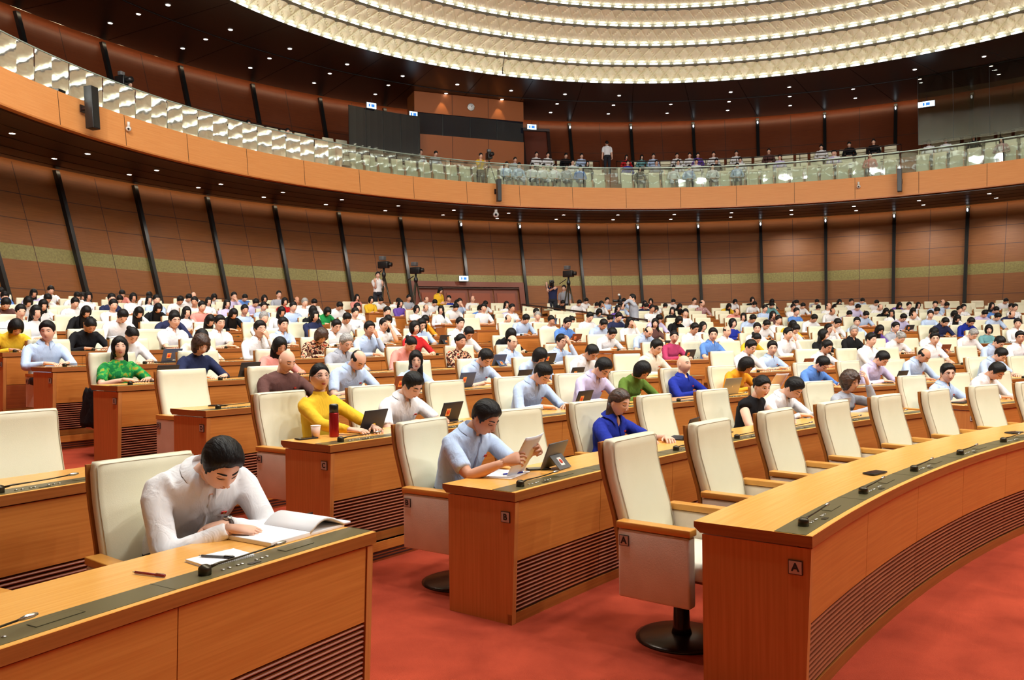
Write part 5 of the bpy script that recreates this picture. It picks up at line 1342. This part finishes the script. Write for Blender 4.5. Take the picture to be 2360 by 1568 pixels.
# exit signs
def exit_sign(px, R, z, label, w_=.42, h_=.22, turn=0.):
    a = ang_at(px, R, z) if R > 0 else 0; p = H(R, a, z); root = empty('exit_sign', p); d = (Vector((HX, HY, 0))-Vector((p.x, p.y, 0))).normalized(); X = Vector((-d.y, d.x, 0)); X = Matrix.Rotation(turn, 3, 'Z') @ X; d = Vector((X.y, -X.x, 0)) if False else Matrix.Rotation(turn, 3, 'Z') @ d
    R_ = Matrix((X, d, Vector((0, 0, 1)))).transposed()
    m = MB(); m.box((0, 0, 0), (w_+.04, .05, h_+.04), 'grey_plastic', R_); m.build('housing', root)
    m = MB(); m.box(d*.028, (w_, .012, h_), 'exit_glow', R_); f_ = m.build('lit_face', root)
    for q, (x_, ww) in enumerate(((-.10, .07), (.06, .15))): m = MB(); m.box(d*.0355+X*x_, (ww, .003, h_*.55), 'exit_ink', R_); m.build('pictogram', root)
    m = MB(); m.tube([(0, 0, h_/2+.02), (0, 0, h_/2+.25)], .012, 'rail', 5); m.build('hanger', root)
    tag(root, label, 'exit sign', 'lit exit signs')
exit_sign(1068, 21.55, 4.35, 'lit white exit sign above the brown double doors')
exit_sign(952, 20.9, 11.35, 'lit blue exit sign at the left corner of the control booth', .36)
exit_sign(1226, 20.9, 11.3, 'lit blue exit sign right of the control booth', .42)
exit_sign(856, 20.3, 11.25, 'lit blue exit sign above the dark glass screen', .42)
exit_sign(2136, 20.3, 11.25, 'lit blue exit sign on the right glass screen', .62)
# balcony doorway right of the booth
mb = MB(); mb.arc([(22.2, 9.45), (22.3, 9.45), (22.9, 11.6), (22.8, 11.6)], 101.9, 104.9, 3, 'door_wood', frame=Ff)
for a0, a1 in ((101.6, 101.95), (104.85, 105.2)): mb.arc([(22.1, 9.45), (22.2, 9.45), (22.8, 11.7), (22.7, 11.7)], a0, a1, 1, 'rail', frame=Ff)
mb.arc([(22.65, 11.6), (22.8, 11.6), (22.8, 11.72), (22.65, 11.72)], 101.6, 105.2, 3, 'rail', frame=Ff)
struct(mb, 'door_2', 'dark doorway right of the control booth')
mat('door_panel', srgb(112, 50, 24), .4)
# great doors at the back of the floor
mb = MB(); off = -.16
def wr(z, o): return wallR(z)-o
mb.arc([(wr(1.8, .16), 1.8), (wr(1.8, 0), 1.8), (wr(4.2, 0), 4.2), (wr(4.2, .16), 4.2)], 119.6, 120.25, 1, 'door_wood', frame=Ff)
mb.arc([(wr(1.8, .16), 1.8), (wr(1.8, 0), 1.8), (wr(4.2, 0), 4.2), (wr(4.2, .16), 4.2)], 105.85, 106.5, 1, 'door_wood', frame=Ff)
mb.arc([(wr(3.98, .17), 3.98), (wr(3.98, 0), 3.98), (wr(4.22, 0), 4.22), (wr(4.22, .17), 4.22)], 105.85, 120.25, 12, 'door_wood', frame=Ff)
mb.arc([(wr(3.90, .13), 3.90), (wr(3.90, 0), 3.90), (wr(3.96, 0), 3.96), (wr(3.96, .13), 3.96)], 106.5, 119.6, 12, 'seam', frame=Ff)
for i in range(4):
    a0 = 106.7+3.22*i; a1 = a0+3.05
    mb.arc([(wr(1.8, .05), 1.8), (wr(1.8, 0), 1.8), (wr(3.88, 0), 3.88), (wr(3.88, .05), 3.88)], a0, a1, 3, 'door_wood', frame=Ff)
    mb.arc([(wr(1.95, .075), 1.95), (wr(1.95, .05), 1.95), (wr(3.7, .05), 3.7), (wr(3.7, .075), 3.7)], a0+.35, a1-.35, 3, 'door_panel', frame=Ff)
struct(mb, 'door_1', 'wide dark brown wooden doors in the back wall')
# loudspeakers on the balcony front
def speaker_at(px, z0, z1, R, label, w_=.24, dp=.24, tilt=.0):
    a = ang_at(px, R, z0); p = H(R, a, (z0+z1)/2); root = empty('loudspeaker', p); d = (Vector((HX, HY, 0))-Vector((p.x, p.y, 0))).normalized(); X = Vector((-d.y, d.x, 0)); R_ = Matrix((X, d, Vector((0, 0, 1)))).transposed() @ Matrix.Rotation(tilt, 3, 'X')
    m = MB(); m.box((0, 0, 0), (w_, dp, z1-z0), 'black_plastic', R_, .01); m.build('cabinet', root)
    m = MB(); m.box(R_ @ Vector((0, dp/2+.004, 0)), (w_*.86, .008, (z1-z0)*.95), 'mullion', R_); m.build('grille', root)
    m = MB(); m.box(d*-.18, (.08, .26, .06), 'rail', R_); m.box(d*-.30, (.16, .03, .20), 'rail', R_); m.build('bracket', root)
    tag(root, label, 'loudspeaker', 'column loudspeakers on the balcony front')
speaker_at(213, 7.30, 8.42, 18.08, 'tall black column loudspeaker on the left part of the balcony front', .26, .24, .05)
speaker_at(1150, 7.32, 8.25, 18.08, 'black column loudspeaker on the middle of the balcony front', .17, .2)
speaker_at(2073, 7.32, 8.25, 18.08, 'black column loudspeaker on the right part of the balcony front', .17, .2)
def dome_cam(px, R, z, label, s_=1.):
    a = ang_at(px, R, z); p = H(R, a, z); root = empty('security_camera', p); m = MB(); m.tube([(0, 0, .02), (0, 0, .16*s_)], .045*s_, 'white_plastic', 10); m.build('mount', root)
    m = MB(); m.ball((0, 0, -.05), .085*s_, 'white_plastic', 12); m.build('housing', root); d = (CAMP-p).normalized(); m = MB(); m.tube([Vector((0, 0, -.05))+d*.06*s_, Vector((0, 0, -.05))+d*.095*s_], .035*s_, 'black_plastic', 10); m.build('lens', root)
    tag(root, label, 'camera', 'small cameras on the balcony')
dome_cam(1143, 18.9, 6.95, 'white swivel camera hanging under the middle of the balcony', 1.5)
dome_cam(297, 18.36, 7.78, 'small dark camera on the balcony front near the left loudspeaker', .9)
dome_cam(1978, 18.36, 7.78, 'small white camera on the balcony front near the right loudspeaker', .9)
# ---- people on the balcony
BP = """1166 395 lb m 0;1195 394 lb m 0;1227 396 w m 0;1252 394 w m 0;1278 395 w m 0;1305 392 gy m 0;1337 404 b m 0;1354 388 k l 1;1236 355 w m 2;1262 361 w m 2;1303 368 k m 2;1320 375 w m 1;1340 372 lb m 2;1187 373 gy m 1;1475 402 k l 0;1552 402 w m 0;1588 400 lb m 0;1642 402 w m 0;1699 400 lb m 0;2006 378 pk m 0;1447 382 rb m 1;1512 380 gy m 1;1563 378 w m 1;1604 374 w m 1;1650 374 k m 1;1706 373 w m 1;1797 366 lav m 1;1921 355 lav m 1;1443 372 r l 2;1479 360 te l 2;1506 365 lb m 2;1560 368 w m 2;1589 361 w m 2;1608 361 pu m 2;1644 359 w m 2;1697 357 w m 2;1772 351 br m 2;1892 341 w m 2;1958 340 k m 2;2014 330 k m 2;2142 332 w m 1;2179 328 w m 1;2244 317 k l 1;2308 326 ck l 0;1925 352 w m 1;570 290 n m 1;660 320 lb m 1;1003 358 gy m 1;968 365 w m 1"""
RZ = ((19.55, 8.02), (20.75, 8.52), (21.62, 9.02))
LAP = dict(lean=3, hp=10, wr=(.10, .22, .66), wl=(-.10, .22, .66), eyes='open')
BPL = sorted(BP.split(';'), key=lambda t: float(t.split()[0])); rk = {'0': 0, '1': 0, '2': 0}
for i, t in enumerate(BPL):
    rk[t.split()[4]] += 1; kth = ORDN[rk[t.split()[4]]]
    x, y, col, st, row = t.split(); R, z = RZ[int(row)]; a = ang_at(float(x), R, z+1.1); p = H(R-.02, a, z-.02)
    sp = dict(LAP); sp.update(hair=st, fem=st == 'l', col=col, collar='round')
    if i % 3 == 0: sp['hp'] = 22
    person(sp, p, radians(a)+pi/2, 2, f"person in {CNAME[col]} shirt seated in the {names[int(row)]} balcony row, {kth} from the left", 'people seated on the balcony')
# ------------------------------------------------------------------ standing people, film cameras, stair rails
def pol(px, R):           # polar position of a photo column on the seat-row circle R
    best = None
    for q in range(3000):
        a = 75+80*q/3000; x, y, d = project(P(R, a, 1.5))
        if d > 1 and (best is None or abs(x-px) < best[0]): best = (abs(x-px), a)
    return best[1]
def face_to(p, target): d = Vector(target)-Vector(p); return atan2(d.y, d.x)-pi/2
ST = dict(stand=True, lean=2, hp=5, hunch=4, wr=(.25, .03, .80), wl=(-.25, .03, .80), poler=(.2, -1, -.1), polel=(-.2, -1, -.1), eyes='open', hunch_=0)
def stander(px, R, col, st, sp, label, z, faces, lod=1):
    p = P(R, pol(px, R), z); q = dict(ST); q.update(sp); q['col'] = col; q['hair'] = st if st != 'k' else 'm'; q['fem'] = st in 'wlp'
    return person(q, p, face_to(p, faces), lod, label), p
HOLD = dict(wr=(.16, .20, 1.36), wl=(-.10, .30, 1.34), lean=4, hp=8)
stander(872, 42.2, 'w', 'm', dict(wr=(.12, .28, 1.30), wl=(-.14, .30, 1.22), sleeve='short'), 'person in white shirt standing behind the left tripod camera, at the back', tier(13)+.35, (-2, 20, 0))
stander(1276, 40.9, 'n', 'm', dict(HOLD, sleeve='short', tk=.96), 'person in navy shirt with a shoulder film camera, standing at the back', tier(13)+.10, (-4, 15, 0))
stander(1302, 41.6, 'gy', 'm', dict(sleeve='short'), 'person in grey shirt half hidden behind the tripod camera, back right', tier(13)-.05, (-4, 15, 0))
stander(1010, 40.6, 'y', 'l', dict(wr=(.10, .30, 1.05), wl=(-.12, .32, 1.05), hp=30, lean=8), 'woman in bright yellow top standing and bending over a paper, back row', tier(12)-.05, (16, 10, 0))
o, pph = stander(1462, 33.0, 'gy', 'm', dict(wr=(.08, .26, 1.42), wl=(-.10, .36, 1.40), hy=0, sleeve='long', hp=0), 'photographer in grey shirt standing on the centre stairs with a camera', tier(7)+.05, (-9, 20, 0))
a = ang_at(1398, 22.4, 10.6); pm = H(22.35, a, 9.45); person(dict(ST, col='w', hair='m', sleeve='short'), pm, radians(a)-pi/2, 1, 'man in white shirt and dark trousers walking away on the balcony', None)
def photo_camera(p, d, label, lens=.16, flash=True, s=1.):
    root = empty('photo_camera', p); d = Vector(d).normalized(); X = Vector((-d.y, d.x, 0)).normalized(); R = Matrix((X, d, Vector((0, 0, 1)))).transposed()
    m = MB(); m.box((0, 0, 0), (.14*s, .08*s, .11*s), 'black_plastic', R, .01); m.build('body', root)
    m = MB(); m.tube([d*.03, d*(.05+lens*s)], [.035*s, .042*s], 'black_plastic', 12); m.build('lens', root)
    if flash:
        m = MB(); m.box(Vector((0, 0, .10))*s, (.06*s, .06*s, .11*s), 'black_plastic', R, .006); m.build('flash', root); m = MB(); m.ball(Vector((0, 0, .17))*s+d*.03, .035*s, 'white_plastic', 8); m.build('diffuser', root)
    tag(root, label, 'camera'); return root
f_ = (Vector((-9, 20, 0))-pph); f_.z = 0; f_.normalize()
photo_camera(pph+f_*.42+Vector((0, 0, 1.50)), f_, 'black photo camera with flash held by the photographer on the stairs')
def film_camera(px, R, z, h, label, yaw=(0, -1, 0), s=.95):
    p = P(R, pol(px, R), z); root = empty('tripod_camera', p); d = Vector(yaw); d = (Vector((16, -7, 0))-Vector((p.x, p.y, 0))).normalized() if yaw is None else d.normalized(); X = Vector((-d.y, d.x, 0))
    R_ = Matrix((X, d, Vector((0, 0, 1)))).transposed()
    for k in range(3):
        a = 2.094*k+.4; m = MB(); m.tube([(0, 0, h-.32), (.42*cos(a), .42*sin(a), .02)], [.035, .022], 'dark_metal', 6); m.build('leg', root)
    m = MB(); m.lathe([(.05, h-.45), (.075, h-.38), (.075, h-.30), (.04, h-.24), (.04, h-.10)], (0, 0, 0), 'black_plastic', 12); m.build('head', root)
    m = MB(); m.box((0, 0, h), (.20*s, .42*s, .26*s), 'black_plastic', R_, .02); m.build('body', root)
    m = MB(); m.tube([Vector((0, 0, h))+d*.2*s, Vector((0, 0, h))+d*.34*s], [.07*s, .085*s], 'black_plastic', 14); m.build('lens', root)
    m = MB(); m.box(Vector((0, 0, h+.25*s))-d*.05, (.22*s, .20*s, .16*s), 'grey_plastic', R_, .02); m.build('viewfinder', root)
    m = MB(); m.tube([Vector((0, 0, h-.2))-d*.1, Vector((0, 0, h-.35))-d*.5+X*.2], .018, 'black_plastic', 6); m.build('pan_handle', root)
    tag(root, label, 'film camera', 'television cameras on tripods'); return root
film_camera(886, 42.0, tier(13), 2.28, 'tall black tripod camera on the left, beside the man in white', (.9, -.4, 0))
film_camera(960, 42.4, tier(13), 2.15, 'black tripod camera in front of the left end of the great doors', (.9, -.4, 0))
film_camera(1312, 41.2, tier(13), 2.05, 'black tripod camera at the back, right of the great doors', (.8, -.5, 0))
root = empty('shoulder_camera', P(40.9, pol(1272, 40.9), tier(13)+.10)); m = MB(); m.box((0, -.15, 1.55), (.16, .40, .22), 'black_plastic', None, .02); m.build('body', root); m = MB(); m.tube([(0, -.34, 1.55), (0, -.55, 1.55)], [.05, .07], 'black_plastic', 10); m.build('lens', root)
tag(root, 'black shoulder film camera carried by the person in navy at the back', 'film camera')
# balcony camera men
for px, R, z, lab in ((280, 19.3, 8.05, 'left'), (1127, 19.0, 8.05, 'middle')):
    a = ang_at(px, R, z+1.2); p = H(R, a, z); rr = empty('tripod_camera', p); d = (Vector((HX, HY, 0))-Vector((p.x, p.y, 0))).normalized(); X = Vector((-d.y, d.x, 0)); R_ = Matrix((X, d, Vector((0, 0, 1)))).transposed()
    for k in range(3): an = 2.094*k; m = MB(); m.tube([(0, 0, 1.15), (.34*cos(an), .34*sin(an), .02)], .02, 'dark_metal', 6); m.build('leg', rr)
    m = MB(); m.box((0, 0, 1.36), (.20, .36, .28), 'black_plastic', R_, .02); m.build('body', rr); m = MB(); m.tube([Vector((0, 0, 1.36))+d*.16, Vector((0, 0, 1.36))+d*.40], [.07, .09], 'black_plastic', 12); m.build('lens', rr)
    m = MB(); m.box((0, 0, 1.58), (.16, .14, .12), 'grey_plastic', R_, .02); m.build('viewfinder', rr)
    tag(rr, f'black camera on a tripod behind the {lab} part of the balcony glass', 'film camera', 'television cameras on tripods')
    q = P(0, 0); pp = p - d*.15 + X*(.38 if px < 500 else -.34)
    person(dict(ST, col='n' if px < 500 else 'y', hair='m', sleeve='short', wr=(.1, .30, 1.25), wl=(-.10, .28, 1.2)), pp - Vector((0, 0, .22)), atan2(d.y, d.x)-pi/2, 2, f'camera operator standing behind the {lab} tripod camera on the balcony')
# stair rail in the split of the centre block
def stair_rail(a, n0, n1, label):
    root = empty('stair_rail', P(rowR(n0), a, tier(n0))); og = P(rowR(n0), a, tier(n0)); m = MB()
    top = [P(rowR(n)+(.2), a, tier(n)+.98) for n in range(n0, n1+1)]; m.tube(top, .028, 'rail', 6); m.build('handrail', root, og)
    for n in range(n0, n1+1): m = MB(); m.tube([P(rowR(n)+.2, a, tier(n)), P(rowR(n)+.2, a, tier(n)+.98)], .018, 'rail', 6); m.build('post', root, og)
    for n in range(n0, n1):
        m = MB(); m.add([P(rowR(n)+.25, a, tier(n)+.12), P(rowR(n+1)+.15, a, tier(n+1)+.12-.0), P(rowR(n+1)+.15, a, tier(n+1)+.92), P(rowR(n)+.25, a, tier(n)+.92)], [(0, 1, 2, 3)], 'side_glass')
        # give the pane its thickness
        v = [Vector(q) for q in m.v]; nn = (v[1]-v[0]).cross(v[3]-v[0]).normalized()*.01; m = MB(); m.add(v+[q+nn for q in v], [(0, 1, 2, 3), (7, 6, 5, 4), (0, 4, 5, 1), (1, 5, 6, 2), (2, 6, 7, 3), (3, 7, 4, 0)], 'rail_glass'); m.build('glass_panel', root, og)
    tag(root, label, 'railing')
stair_rail(113.0, 7, 12, 'dark stair rail with glass panels descending through the centre block')
# hanging rods on the quilted ceiling
for k in range(4):
    r0, z0 = RING[k]; r1, z1 = RING[k+1]; best = min((abs(project(FD(r0-.05, 60+.1*q, z0))[0]-(1158+5*k)), 60+.1*q) for q in range(800)); a = best[1]
    m = MB(); m.tube([FD(r0-.05, a, z0+.05), FD(r0-.05, a, z0+.30), FD(r1-.06, a, z1+.05)], [.03, .012, .012], 'rail', 6); o = m.build('hanging_rod'); tag(o, f'thin dark rod crossing the {ORD[k]} quilted ring of the ceiling', 'rod')
